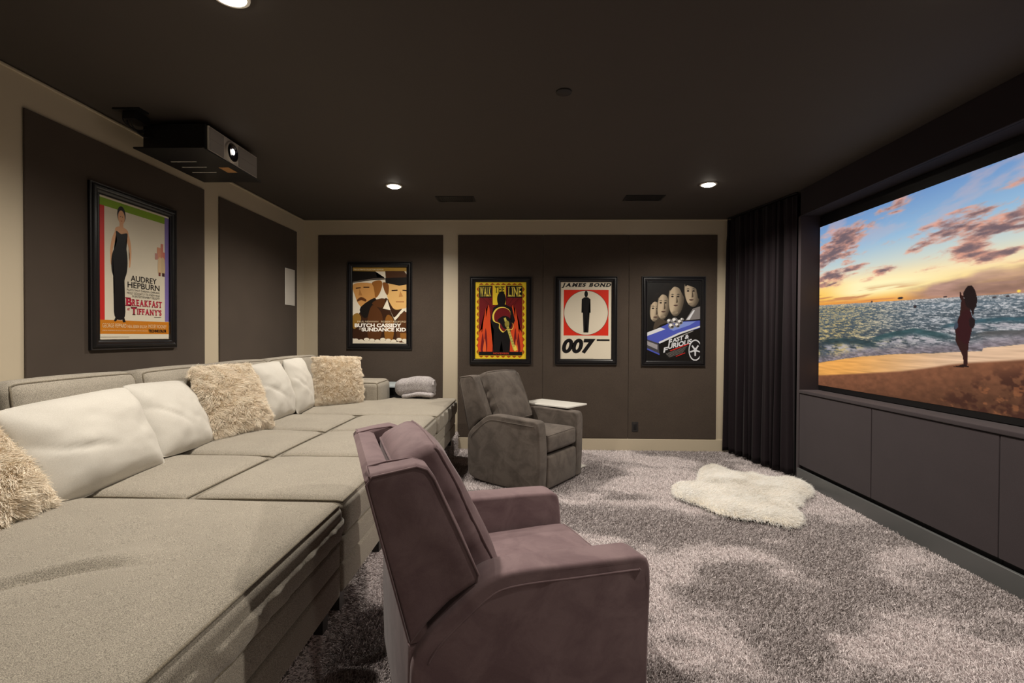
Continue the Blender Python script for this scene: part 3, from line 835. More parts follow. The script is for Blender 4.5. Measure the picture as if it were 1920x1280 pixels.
slab_text(a, 'B', .337, .69, .43, .752, cr, .04); slab_text(a, 'REAKFAST', .428, .699, .877, .750, cr, .035); a.text('AT', .365, .765, .402, .785, cr, .03); slab_text(a, 'T', .412, .757, .50, .816, K, .05); slab_text(a, 'T', .422, .761, .490, .812, cr, .03); slab_text(a, "IFFANY'S", .497, .765, .867, .812, cr, .035)
pale = rgb(238, 214, 170)
a.text('GEORGE PEPPARD', .049, .884, .35, .914, pale); a.text('NEAL EBSEN BALSAM', .367, .89, .64, .914, pale); a.text('MICKEY ROONEY', .663, .884, .946, .912, pale)
a.text('JUROW-SHEPHERD PRODUCTION BLAKE EDWARDS CAPOTE AXELROD', .044, .930, .65, .940, pale); a.text('TECHNICOLOR', .666, .922, .946, .945, K, .04)
a.line([(.026, .98), (.39, .98)], .0015, rgb(120, 112, 100)); a.line([(.75, .825), (.86, .823)], .003, rgb(110, 100, 90))
framed('only poster on the left wall, cream with colour bands and a black-gowned figure', 3.279, 1.765, .611, .902, .062, a, 'left')

# 2 back wall left of the ivory stile: two hatted men, warm browns
a = Art(.650, .909, rgb(232, 222, 202))
a.rect(0, 0, 1, .055, rgb(176, 138, 62))
bk, br, br2, tan, tan2 = rgb(26, 22, 20), rgb(88, 52, 26), rgb(58, 34, 20), rgb(206, 150, 86), rgb(226, 180, 112)
a.poly([(0, .75), (.10, .62), (.18, .55), (.42, .42), (.56, .42), (.62, .40), (.95, .56), (1, .62), (1, .96), (.8, .975), (.5, .955), (.2, .965), (0, .93)], br2)
a.poly([(.02, .22), (.42, .22), (.46, .34), (.38, .46), (.26, .56), (.13, .50), (.06, .40)], tan, 5)
a.poly([(.36, .20), (.50, .17), (.55, .22), (.50, .34), (.42, .40), (.40, .28)], rgb(150, 96, 44), 5); a.poly([(.15, .52), (.40, .40), (.42, .48), (.26, .66), (.16, .62)], bk, 3)
a.poly([(.09, .42), (.16, .39), (.25, .42), (.24, .45), (.16, .43), (.09, .45)], rgb(96, 56, 28), 3)
a.poly([(0, .05), (.42, .055), (.45, .13), (.58, .13), (.60, .16), (.40, .165), (0, .205)], bk); a.line([(0, .195), (.40, .15), (.58, .148)], .006, rgb(120, 110, 100))
a.poly([(.62, .23), (1, .22), (1, .50), (.92, .54), (.78, .55), (.70, .48), (.64, .38)], tan2, 5)
a.poly([(.56, .20), (.66, .22), (.665, .33), (.63, .36), (.575, .28)], rgb(128, 78, 36), 4)
a.poly([(.60, .05), (.95, .05), (1, .10), (1, .22), (.86, .24), (.62, .205)], rgb(74, 46, 28)); a.poly([(.60, .14), (1, .13), (1, .225), (.86, .24), (.61, .205)], bk)
a.line([(.06, .275), (.15, .268)], .010, br2); a.line([(.20, .262), (.31, .262)], .010, br2); a.line([(.72, .305), (.83, .30)], .010, br2); a.line([(.92, .30), (1, .305)], .010, br2); a.line([(.80, .452), (.95, .452)], .006, rgb(150, 84, 50)); a.poly([(.88, .31), (.93, .38), (.85, .39)], rgb(196, 140, 80)); a.poly([(.13, .28), (.11, .37), (.18, .37)], rgb(176, 120, 64))
a.poly([(.36, .47), (.50, .41), (.60, .42), (.56, .52), (.46, .52)], br, 3); a.poly([(.56, .54), (.64, .42), (.70, .56)], W_); a.poly([(.68, .54), (.76, .66), (.80, .64), (.92, .54), (.96, .56), (.78, .70)], W_)
a.poly([(.28, .68), (.36, .50), (.50, .56), (.56, .70), (.50, .94), (.30, .94)], br, 4); a.poly([(.66, .62), (.76, .70), (.74, .95), (.60, .94), (.60, .70)], rgb(140, 92, 38), 3); a.poly([(.84, .66), (.98, .58), (1, .66), (1, .95), (.82, .95)], br, 3)
a.rect(.88, .86, 1, .94, rgb(150, 100, 44)); a.poly([(.0, .64), (.10, .60), (.16, .68), (.06, .80), (0, .78)], rgb(150, 112, 50), 3)
a.text("THE ULTIMATE COLLECTOR'S EDITION", .02, .022, .57, .04, rgb(250, 240, 214), .01)
a.text('PAUL NEWMAN   ROBERT REDFORD', .09, .70, .985, .722, rgb(232, 214, 180)); a.text('BUTCH CASSIDY', .04, .735, .90, .785, rgb(252, 248, 240), .04); a.text('AND THE', .12, .795, .17, .82, rgb(230, 214, 190)); a.text('SUNDANCE KID', .17, .79, .985, .84, rgb(252, 248, 240), .04)
for q in range(10): a.ell(.06 + q * .1, .955 + .012 * math.sin(q * 2.1), .05, .022, rgb(232, 222, 202))
framed('poster of two hatted men, hung between the sofa corner and the ivory stile', -1.731, 1.7055, .650, .909, .064, a, 'back')

# 3 yellow and red sheet with a guitar
a = Art(.610, .912, rgb(232, 200, 50))
dr, org = rgb(112, 26, 30), rgb(214, 76, 36)
for k in range(8):
    x = .075 + k * .107
    for vv, s in ((.026, 1), (.972, -1)): a.poly([(x, vv + .014 * s), (x + .05, vv - .012 * s), (x + .10, vv + .014 * s)], rgb(166, 76, 24))
for k in range(11):
    y = .06 + k * .081
    for uu, s in ((.05, 1), (.95, -1)): a.poly([(uu + .022 * s, y), (uu - .018 * s, y + .037), (uu + .022 * s, y + .074)], rgb(166, 76, 24))
a.rect(.08, .05, .92, .95, dr)
for k in range(-8, 9):
    b_ = .5 + k * .075
    a.poly([(.5 + k * .018, .40), (.5 + k * .018 + .006, .40), (max(.08, min(.92, b_ + k * .05 + .012)), .20 if abs(k) < 6 else .40 + .02 * abs(k)), (max(.08, min(.92, b_ + k * .05)), .20 if abs(k) < 6 else .40 + .02 * abs(k))], rgb(70, 16, 22))
for sx in (1, -1):
    X = lambda u: .5 + sx * (u - .5)
    a.poly([(X(.92), .90), (X(.92), .70), (X(.88), .56), (X(.86), .66), (X(.83), .50), (X(.79), .34), (X(.78), .46), (X(.74), .30), (X(.70), .44), (X(.66), .90)], org, 4)
    a.poly([(X(.88), .90), (X(.87), .76), (X(.84), .66), (X(.82), .78), (X(.79), .60), (X(.76), .74), (X(.77), .90)], dr, 4); a.poly([(X(.84), .9), (X(.83), .82), (X(.80), .74), (X(.78), .9)], rgb(228, 100, 50), 4)
a.rect(.08, .05, .325, .205, K); a.rect(.62, .05, .92, .205, K); a.rect(.345, .05, .60, .30, rgb(232, 200, 50)); a.rect(.08, .905, .92, .95, K)
a.ell(.515, .225, .085, .10, K); a.poly([(.45, .29), (.58, .29), (.72, .335), (.78, .50), (.70, .62), (.68, .905), (.55, .905), (.52, .76), (.48, .905), (.36, .905), (.37, .62), (.30, .50), (.36, .335)], K)
yl = rgb(240, 214, 90)
g1 = [(.62, .62), (.545, .655), (.47, .60), (.47, .545), (.36, .51), (.345, .42), (.42, .345), (.55, .325), (.67, .365), (.70, .45), (.69, .50), (.75, .56), (.72, .62)]
g2 = [(c_ * .9 + .055, d_ * .93 + .034) for c_, d_ in g1]
a.poly(g1, yl, 5); a.poly([(c_ + .012, d_) for c_, d_ in g2], dr, 5)
a.poly([(.44, .50), (.50, .46), (.58, .44), (.68, .47), (.72, .56), (.66, .61), (.56, .60), (.50, .54)], K, 4)
a.poly([(.56, .47), (.60, .46), (.80, .87), (.75, .885)], rgb(196, 186, 90)); a.ell(.625, .545, .045, .045, rgb(150, 140, 60)); a.poly([(.745, .83), (.80, .82), (.83, .88), (.77, .90)], yl)
for k in range(9): a.line([(.61 + k * .017, .575 + k * .033), (.645 + k * .017, .567 + k * .033)], .003, K)
for s_, u0, u1, c, v0, v1 in (('WALK', .095, .315, yl, .065, .19), ('LINE', .64, .905, yl, .065, .19), ('THE', .385, .575, K, .06, .14)):
    slab_text(a, s_, u0, v0, u1, v1, c, .015)
slab_text(a, 'NOVEMBER', .36, .915, .67, .94, rgb(196, 66, 44), .02)
framed('yellow-bordered red framed poster with a guitar, above the far recliner', -.2905, 1.533, .610, .912, .062, a, 'back')

# 4 red square with a pale disc
a = Art(.604, .910, rgb(222, 212, 192))
a.rect(.066, .105, .936, .695, rgb(214, 48, 32))
a.ell(.50, .40, .430, .288, K, 0, 64); a.ell(.50, .40, .423, .284, rgb(222, 212, 192), 0, 64)
a.ell(.50, .158, .034, .042, K); a.poly([(.465, .20), (.535, .20), (.585, .225), (.59, .40), (.562, .40), (.56, .29), (.55, .42), (.548, .655), (.512, .655), (.50, .45), (.488, .655), (.452, .655), (.45, .42), (.44, .29), (.438, .40), (.41, .40), (.415, .225)], K)
slab_text(a, 'JAMES BOND', .015, .016, .985, .080, K, .055, .26); a.text('007', .035, .735, .69, .928, K, .05, .22)
a.rect(.71, .742, .96, .766, K)
a.line([(.34, .99), (.65, .99)], .0015, rgb(110, 104, 96))
framed('cream framed poster with a red square, pale disc and dark standing figure', .715, 1.536, .604, .910, .064, a, 'back')

# 5 dark sheet: four faces over a blue car
a = Art(.618, .924, rgb(20, 18, 17))
fs_ = rgb(70, 60, 50)
def mixc(p, q, t): return tuple(p[i] * (1 - t) + q[i] * t for i in range(3)) + (1,)
dk_, lt_ = rgb(34, 29, 25), rgb(188, 170, 145)
for (cu, cv, ru, rv, an) in ((.17, .34, .115, .17, .12), (.32, .27, .125, .215, .12), (.55, .19, .15, .25, .06), (.84, .12, .145, .20, -.1)):
    a.ell(cu + .03, cv - .03, ru * 1.12, rv * 1.05, rgb(30, 26, 23), an)
    for k in range(9):
        q_ = k / 8; a.ell(cu - .52 * ru * q_, cv + .02 * q_, ru * (1 - .66 * q_), rv * (1 - .30 * q_), mixc(dk_, lt_, .12 + .8 * q_ ** 1.3), an)
    a.poly([(cu - ru * .85, cv - rv * .55), (cu - ru * .2, cv - rv * .98), (cu + ru * .9, cv - rv * .95), (cu + ru * 1.2, cv + rv * .1), (cu + ru * .78, cv - rv * .1), (cu + ru * .35, cv - rv * .42), (cu - ru * .3, cv - rv * .50), (cu - ru * .8, cv - rv * .30)], rgb(24, 21, 19), 4)
    for sx in (-.50, .22):
        a.poly([(cu + sx * ru - .034, cv - .026), (cu + sx * ru + .004, cv - .036), (cu + sx * ru + .036, cv - .024), (cu + sx * ru + .004, cv - .027)], rgb(28, 24, 22), 3)
        a.ell(cu + sx * ru, cv - .003, .024, .010, rgb(52, 44, 38)); a.ell(cu + sx * ru, cv - .003, .010, .008, rgb(16, 14, 13))
    a.poly([(cu + .0, cv - .02), (cu + .03, cv + .065), (cu - .005, cv + .078), (cu + .008, cv + .05)], rgb(84, 72, 60), 3); a.poly([(cu - .055, cv + .108), (cu - .015, cv + .100), (cu + .035, cv + .106), (cu - .01, cv + .120)], rgb(82, 60, 52), 3)
    a.ell(cu - .02, cv + rv * .80, ru * .35, rv * .07, mixc(dk_, lt_, .45))
a.poly([(.66, 0), (1, 0), (1, .20), (.95, .20), (.92, .09), (.74, .04)], rgb(20, 18, 17), 3)
a.poly([(.16, .50), (.26, .47), (.40, .53), (.20, .60), (.12, .60)], fs_, 3); a.poly([(.14, .62), (.25, .55), (.60, .46), (.72, .48), (.72, .62)], rgb(20, 18, 17))
bl, bl2, wh = rgb(72, 84, 176), rgb(120, 140, 206), rgb(206, 208, 214)
a.poly([(0, .66), (.40, .53), (.72, .50), (1, .49), (1, .585), (.60, .66), (.22, .78), (0, .73)], bl); a.poly([(0, .645), (.25, .58), (.35, .60), (0, .69)], wh); a.poly([(.66, .51), (.92, .50), (.80, .55), (.5, .62), (.42, .60)], bl2); a.poly([(.22, .765), (.60, .645), (1, .555), (1, .575), (.62, .665), (.24, .785)], wh)
a.poly([(.72, .49), (.86, .34), (1, .31), (1, .47)], rgb(120, 116, 116)); a.poly([(.74, .48), (.87, .36), (.90, .36), (.80, .48)], wh)
a.poly([(0, .73), (.22, .78), (.24, .92), (0, .86)], rgb(66, 64, 70)); a.poly([(0, .75), (.20, .80), (.20, .86), (0, .80)], rgb(150, 146, 150)); a.poly([(0, .84), (.24, .91), (.24, .93), (0, .86)], bl)
for (x, y, r) in ((.42, .50, .05), (.52, .49, .06), (.62, .51, .055), (.46, .56, .06), (.57, .55, .05), (.66, .48, .035)): a.ell(x, y, r, r * .62, rgb(130, 128, 128)); a.ell(x - .012, y - .01, r * .5, r * .3, rgb(226, 224, 222)); a.ell(x + .015, y + .012, r * .45, r * .2, rgb(44, 42, 44))
a.poly([(.24, .79), (1, .58), (1, 1), (.24, 1)], rgb(20, 18, 17))
a.ell(.91, .865, .125, .135, wh); a.ell(.91, .865, .108, .118, rgb(26, 24, 26))
for k in range(5):
    an = 2 * math.pi * k / 5 + .3; a.line([(.91, .865), (.91 + .10 * math.cos(an), .865 + .073 * math.sin(an))], .014, wh)
a.ell(.91, .865, .03, .03, wh); a.rect(1.0, .60, 1.0001, .61, K)
a.text('F', .405, .735, .475, .805, wh, .04, .1, -.012); a.text('AST &', .475, .72, .79, .775, wh, .035, .1, -.06); a.text('F', .31, .835, .40, .90, wh, .04, .1, -.012); a.text('URIOUS', .40, .79, .845, .855, wh, .035, .1, -.07)
a.line([(.44, .875), (.79, .785)], .008, rgb(206, 40, 36))
for k in range(5): a.line([(.36 + k * .015, .915 + k * .010), (.76 - k * .02, .815 + k * .020)], .0022, rgb(150, 146, 142))
a.line([(.55, .945), (.72, .90)], .006, rgb(206, 40, 36)); a.line([(.54, .715), (.87, .62)], .006, rgb(160, 158, 156))
framed('dark poster with faces over a blue car, nearest to the curtain', 1.736, 1.531, .618, .924, .062, a, 'back')

# ------------------------------------------------------------------ sectional sofa on the carpeted platform
def legs(root, x0, x1, y0, y1):
    for x in (x0 + .07, x1 - .07):
        for y in (y0 + .07, y1 - .07):
            boxobj('leg', M['wood_dark'], x - .025, x + .025, y - .025, y + .025, PLAT_Z, .302, root)
def base(root, x0, x1, y0, y1):
    for (n_, z0, z1) in (('base_rail', .30, .425), ('seat_deck', .422, .528)):
        s = Soft((x1 - x0) / 2, (y1 - y0) / 2, (z1 - z0) / 2, .018, (2, 2, 1), (.004, .004, 0))
        soft_obj(n_, M['sofa'], s, root, Matrix.Translation(((x0 + x1) / 2, (y0 + y1) / 2, (z0 + z1) / 2)))
def seat(root, x0, x1, y0, y1, z0=.522, z1=.688, puff=.018, n=(14, 14, 2), fn=None, pipes=((2, 1), (2, -1)), r=.035):
    s = Soft((x1 - x0) / 2, (y1 - y0) / 2, (z1 - z0) / 2, r, n, (.008, .008, puff), fn, .7)
    return soft_obj('seat_cushion', M['sofa'], s, root, Matrix.Translation(((x0 + x1) / 2, (y0 + y1) / 2, (z0 + z1) / 2)), pipes, M['sofa_piping'])
def back(root, y0, y1):
    s = Soft(.135, (y1 - y0) / 2, .40, .04, (2, 4, 4), (0, 0, 0))
    soft_obj('back_frame', M['sofa'], s, root, Matrix.Translation((-2.50, (y0 + y1) / 2, .695)))
    s = Soft(.125, (y1 - y0) / 2 - .004, .235, .06, (3, 10, 8), (.03, .004, .012), None, .8)
    A = Matrix.Translation((-2.225, (y0 + y1) / 2, .905)) @ Matrix.Rotation(math.radians(-7), 4, 'Y')
    soft_obj('back_cushion', M['sofa'], s, root, A, ((0, 1),), M['sofa_piping'])
def wob(seed, amp, sc):
    def fn(p, u):
        if u[2] > .2:
            k = (float(fbm(p[0] * sc + 5, p[1] * sc + 3, seed, 3)) - .5) * 2 * amp
            p = Vector(p); p.z += k * max(0, 1 - u[0] ** 6) * max(0, 1 - u[1] ** 6)
        return p
    return fn
SX0, SX1, OX1 = -2.60, -1.385, -.722
# near chaise
t = thing('sofa_chaise', 'near wide grey tweed chaise of the sectional sofa, filling the bottom left corner', 'sofa', group='sectional sofa pieces')
base(t, SX0, OX1 - .01, .86, 1.945); legs(t, SX0, OX1, .86, 1.945); back(t, .90, 1.955)
def near_fn(p, u):
    p = wob(41, .012, 2.2)(p, u)
    if u[2] > .2:   # a long crease in the slack cover
        d_ = p[1] + .04 + 3.3 * max(0, .32 - p[0]) ** 2
        p = Vector(p); w = float(sstep(.42, .18, p[0])) * float(sstep(-.3, -.1, p[0]))
        p.z += w * (.020 * math.exp(-((d_ - .045) / .045) ** 2) - .022 * math.exp(-((d_ + .008) / .016) ** 2))
    elif u[0] > .8:
        p = Vector(p); p.x += (.016 * (float(fbm(p[1] * 16 + 1.5 * u[2], .4 + u[2] * .6, 63, 3)) - .5) * 2 + .012) * (1 - u[2] ** 2)
    return p
seat(t, -2.13, OX1, .80, 1.962, n=(84, 76, 6), fn=near_fn, puff=.024, r=.05)
boxobj('side_arm', M['sofa'], -2.60, -1.36, .46, .795, .30, .90, t, bevel=.06, segs=4)
# three armless seats
secs = [(1.975, 2.665, 'second section of the sofa from the camera, seat behind the largest white pillow'),
        (2.69, 3.375, 'middle armless section of the sofa, holding the shaggy pillow between white ones'),
        (3.40, 4.065, 'armless section of the sofa just before the far chaise')]
for i, (y0, y1, lab) in enumerate(secs):
    t = thing('armless_sofa_seat', 'grey tweed ' + lab, 'sofa', group='sectional sofa pieces')
    base(t, SX0, SX1, y0, y1); legs(t, SX0, SX1, y0, y1); back(t, y0 - .002, y1 + .002)
    seat(t, -2.13, SX1 + .005, y0 - .002, y1 + .002, fn=wob(45 + i, .008, 3), puff=.028, r=.05)
for i, (y0, y1, lab) in enumerate([(1.975, 2.67, 'grey tweed ottoman beside the near chaise, partly behind the near recliner back'),
                                   (2.69, 3.38, 'grey tweed middle ottoman hidden in part by the near recliner'),
                                   (3.40, 4.065, 'grey tweed ottoman pushed up beside the far chaise')]):
    t = thing('ottoman', lab, 'ottoman', group='ottomans along the front of the sofa')
    base(t, SX1 + .02, OX1 - .012, y0, y1); legs(t, SX1 + .02, OX1, y0, y1)
    seat(t, SX1 + .012, OX1 - .004, y0 - .001, y1 + .001, fn=wob(50 + i, .008, 3), puff=.026, r=.05)
# far chaise with an arm
t = thing('sofa_chaise', 'far grey tweed chaise end of the sofa, with low arm against the back wall panel', 'sofa', group='sectional sofa pieces')
base(t, SX0, OX1 - .012, 4.085, 5.20); legs(t, SX0, OX1, 4.085, 5.20); back(t, 4.07, 5.06)
def far_fn(p, u):
    p = Vector(wob(60, .012, 2.0)(p, u))
    if u[0] > .8 and u[2] < .6: p.x += .008 * math.sin(p[1] * 30) * (1 - u[2] ** 2)
    if u[0] < .03 and u[1] > .2: p.y = min(p[1], .17)      # the cushion is notched round the arm
    return p
seat(t, -2.13, OX1 + .004, 4.085, 5.235, n=(40, 40, 5), fn=far_fn, puff=.030, r=.045)
s = Soft(.585, .215, .295, .06, (6, 3, 4), (.006, .01, .01))
soft_obj('side_arm', M['sofa'], s, t, Matrix.Translation((-2.01, 4.985, .605)), ((0, 1), (1, -1)), M['sofa_piping'])

# ------------------------------------------------------------------ pillows
class Pillow:
    def __init__(self, w, h, th, seed, wr=1.0, pinch=.035):
        self.w, self.h, self.t, self.seed, self.wr, self.pinch = w, h, th, seed, wr, pinch
    def ev(self, u, v, side):
        u = np.asarray(u, float); v = np.asarray(v, float)
        X = self.w / 2 * u * (1 - self.pinch * (1 - v * v) * u * u); Y = self.h / 2 * v * (1 - self.pinch * (1 - u * u) * v * v)
        rc = 1 - .07 * (np.abs(u * v)) ** 3; X = X * rc; Y = Y * rc
        e = np.clip((1 - np.abs(u) ** 2.6) * (1 - np.abs(v) ** 2.6), 0, 1)
        Z = self.t / 2 * e ** .62
        n = fbm(u * 2.2 + self.seed, v * 2.2 + side, self.seed, 3) - .5
        r = np.sqrt(u * u + v * v) + 1e-6; an = np.arctan2(v, u)
        cre = np.sin(an * 9 + self.seed + 2 * fbm(u * 2, v * 2, self.seed + 3, 2)) * sstep(.5, 1.05, r) * e ** .35
        Z = Z * (1 + .22 * n) + self.wr * (.007 * cre + .010 * n * e)
        lg = (u * .5 + v * .8 + .25 + .35 * (fbm(u * 1.3, v * 1.3, self.seed + 6, 2) - .5))
        Z = Z - self.wr * .016 * np.exp(-(lg / .05) ** 2) * e * sstep(.3, -.6, u)
        Z = np.maximum(Z, .004 * e ** .2)
        return np.stack([X, Y, Z * side], -1)
    def mesh(self, name, mat, parent, M_, n=52):
        g = np.sin(np.linspace(-1, 1, n) * math.pi / 2); u, v = np.meshgrid(g, g)
        A = self.ev(u, v, 1).reshape(-1, 3); B = self.ev(u, v, -1).reshape(-1, 3)
        bd = ((np.abs(u) > .9999) | (np.abs(v) > .9999)).reshape(-1)
        A[bd, 2] = 0; B[bd, 2] = 0
        vs = [tuple(p) for p in A] ; mp = {}
        for i, p in enumerate(B):
            if bd[i]: mp[i] = i
            else: mp[i] = len(vs); vs.append(tuple(p))
        fs = []
        for j in range(n - 1):
            for i in range(n - 1):
                q = j * n + i; f = (q, q + 1, q + n + 1, q + n)
                fs.append(f); fs.append(tuple(mp[x] for x in reversed(f)))
        mb = MB().add(vs, fs, M_)
        return mb.build(name, mat, parent, smooth=180)
    def fur(self, name, mat, parent, M_, n, length, r0, seed, lean=(0, -.6), side_frac=.8):
        rs = np.random.RandomState(seed)
        u = np.sin(rs.uniform(-1, 1, n) * math.pi / 2); v = np.sin(rs.uniform(-1, 1, n) * math.pi / 2)
        side = np.where(rs.rand(n) < side_frac, 1.0, -1.0)
        P = np.empty((n, 3)); Q = np.empty((n, 3)); R_ = np.empty((n, 3)); e = 1e-3
        for s in (1.0, -1.0):
            k = side == s
            P[k] = self.ev(u[k], v[k], s); Q[k] = self.ev(u[k] + e, v[k], s); R_[k] = self.ev(u[k], v[k] + e, s)
        nr = np.cross(Q - P, R_ - P) * side[:, None]; nr /= np.linalg.norm(nr, axis=1, keepdims=True) + 1e-12
        rad = np.stack([u, v, np.zeros(n)], -1); nr = nr + rad * (np.maximum(np.abs(u), np.abs(v)) ** 6)[:, None] * .9
        nr /= np.linalg.norm(nr, axis=1, keepdims=True)
        # locks of hair share a direction
        a = (fbm(u * 5, v * 5, seed, 3) - .5) * 7; b = fbm(u * 14 + 3, v * 14, seed + 2, 2)
        ln = np.stack([np.sin(a) * .7 + lean[0], np.cos(a) * .35 + lean[1], np.zeros(n)], -1) + rs.normal(0, .22, (n, 3))
        L = length * (.55 + .6 * b) * rs.uniform(.75, 1.15, n)
        tt = np.linspace(0, 1, 5)
        S = P[:, None, :] + nr[:, None, :] * (L[:, None] * (tt - .38 * tt ** 2)[None])[:, :, None] + ln[:, None, :] * (L[:, None] * (.85 * tt ** 1.7)[None])[:, :, None]
        Mx = np.array(M_); S = S @ Mx[:3, :3].T + Mx[:3, 3]
        return strands(name, S, mat, parent, r0, r0 * .35, np.clip(.5 + .8 * (b - .5) + rs.normal(0, .22, n), 0, 1))
def frame_matrix(c, xdir, ydir):
    x = Vector(xdir).normalized(); y = Vector(ydir); y = (y - x * y.dot(x)).normalized(); z = x.cross(y)
    m_ = Matrix.Identity(4)
    for i in range(3): m_[i][0], m_[i][1], m_[i][2], m_[i][3] = x[i], y[i], z[i], c[i]
    return m_
def white_pillow(label, c, xd, yd, w, h, th, seed, wr=1.0):
    t = thing('throw_pillow', label, 'pillow', c, group='white pillows on the sofa')
    Mx = frame_matrix((0, 0, 0), xd, yd); p = Pillow(w, h, th, seed, wr)
    p.mesh('cover', M['white_cloth'], t, Mx)
    g = list(np.sin(np.linspace(-1, 1, 40) * math.pi / 2)); ring = [(a_, -1) for a_ in g] + [(1, a_) for a_ in g[1:]] + [(a_, 1) for a_ in g[-2::-1]] + [(-1, a_) for a_ in g[-2:0:-1]]
    E = p.ev(np.array([r[0] for r in ring]), np.array([r[1] for r in ring]), 1); E[:, 2] = 0
    MB().tube([tuple(q) for q in E], .0035, True, 6, Mx).build('seam', M['white_cloth'], t, smooth=180)
    return t
def fur_pillow(label, c, xd, yd, w, h, th, seed, n=26000, L=.034, r=.0009, lean=(0, -.6)):
    t = thing('fur_pillow', label, 'pillow', c, group='shaggy fur pillows on the sofa')
    Mx = frame_matrix((0, 0, 0), xd, yd); p = Pillow(w, h, th, seed, .6, .04)
    p.mesh('cover', M['fur_skin'], t, Mx, 40)
    p.fur('fur', M['fur'], t, Mx, n, L, r, seed, lean); return t
# x axis of a pillow runs along the sofa (+y), its face looks into the room
PILLOWS = [
 ('largest white pillow in the foreground, between the cut-off shaggy pillow and another white pillow', (-1.88, 2.085, .885), (.05, 1, .06), (-.17, -.03, .35), .62, .44, .21, 21),
 ('white pillow between the largest white pillow and the middle shaggy fur pillow', (-1.975, 2.72, .893), (-.1, 1, -.04), (-.2, 0, .36), .55, .44, .17, 22),
 ('white pillow standing right behind the middle shaggy pillow', (-1.95, 3.79, .92), (-.05, 1, 0.02), (-.13, .02, .40), .50, .46, .17, 23),
 ('farthest white pillow, just before the far shaggy pillow', (-1.96, 4.24, .92), (-.12, 1, .0), (-.10, -.04, .40), .50, .48, .16, 24),
]
for lab, c, xd, yd, w, h, th, sd in PILLOWS: white_pillow(lab, c, xd, yd, w, h, th, sd)
fur_pillow('shaggy cream pillow cut by the left edge of the photo', (-1.92, 1.54, .89), (0, 1, 0), (-.30, .05, .31), .54, .48, .18, 31, 36000, .038, .0011)
fur_pillow('shaggy cream pillow in the middle of the row, leaning between two white pillows', (-1.93, 3.20, .93), (.2, 1, -.01), (-.15, .1, .40), .52, .47, .17, 32, 32000, .036, .0011)
fur_pillow('shaggy cream pillow at the far end of the row, propped before the low sofa arm', (-1.745, 4.56, .93), (.8, .6, -0.02), (-.06, .08, .40), .45, .46, .15, 33, 26000, .024, .0011)

# folded throw on the far chaise, end table behind it
def build_throw():
    t = thing('throw_blanket', 'folded grey knitted throw on the far edge of the far chaise, beside the end table', 'blanket', (-1.14, 5.13, .70))
    def fn(p, u):
        k = (float(fbm(p[0] * 9 + 4, p[1] * 9 + p[2] * 9, 71, 3)) - .5) * .022
        q = Vector(p); q.z += k + .012 * math.sin(u[0] * 2.4 + .6); q.y += k * .6
        return q
    s = Soft(.195, .10, .088, .06, (14, 8, 6), (.012, .01, .008), fn)
    soft_obj('fold', M['throw'], s, t, Matrix.Translation((-.005, .0, .118)))
    s = Soft(.16, .11, .022, .02, (12, 8, 2), (.004, .004, .004), fn)
    soft_obj('fold', M['throw'], s, t, Matrix.Translation((.035, -.012, .034)))
    mb = MB()
    for r_ in (.062, .044, .026):
        pts = [(.19 + .004 * math.sin(5 * a_), r_ * 1.2 * math.cos(a_), .118 + r_ * math.sin(a_)) for a_ in np.linspace(-2.4, 2.9, 24)]
        mb.tube(pts, .011, False, 8)
    mb.build('rolled_edge', M['throw'], t, smooth=180)
build_throw()
t = thing('end_table', 'end table with a pale top between the far sofa arm and the back wall', 'table', (-1.53, 5.56, PLAT_Z))
boxobj('tabletop', M['paleblue'], -.42, .42, -.21, .22, .575, .60, t, bevel=.003)
for x in (-.39, .39):
    for y in (-.18, .19): boxobj('leg', M['black'], x - .02, x + .02, y - .02, y + .02, 0, .576, t)
boxobj('dark_gap_box', M['black'], -.40, .40, -.17, .20, .30, .56, t)  # black box put in for the dark gap under the tabletop

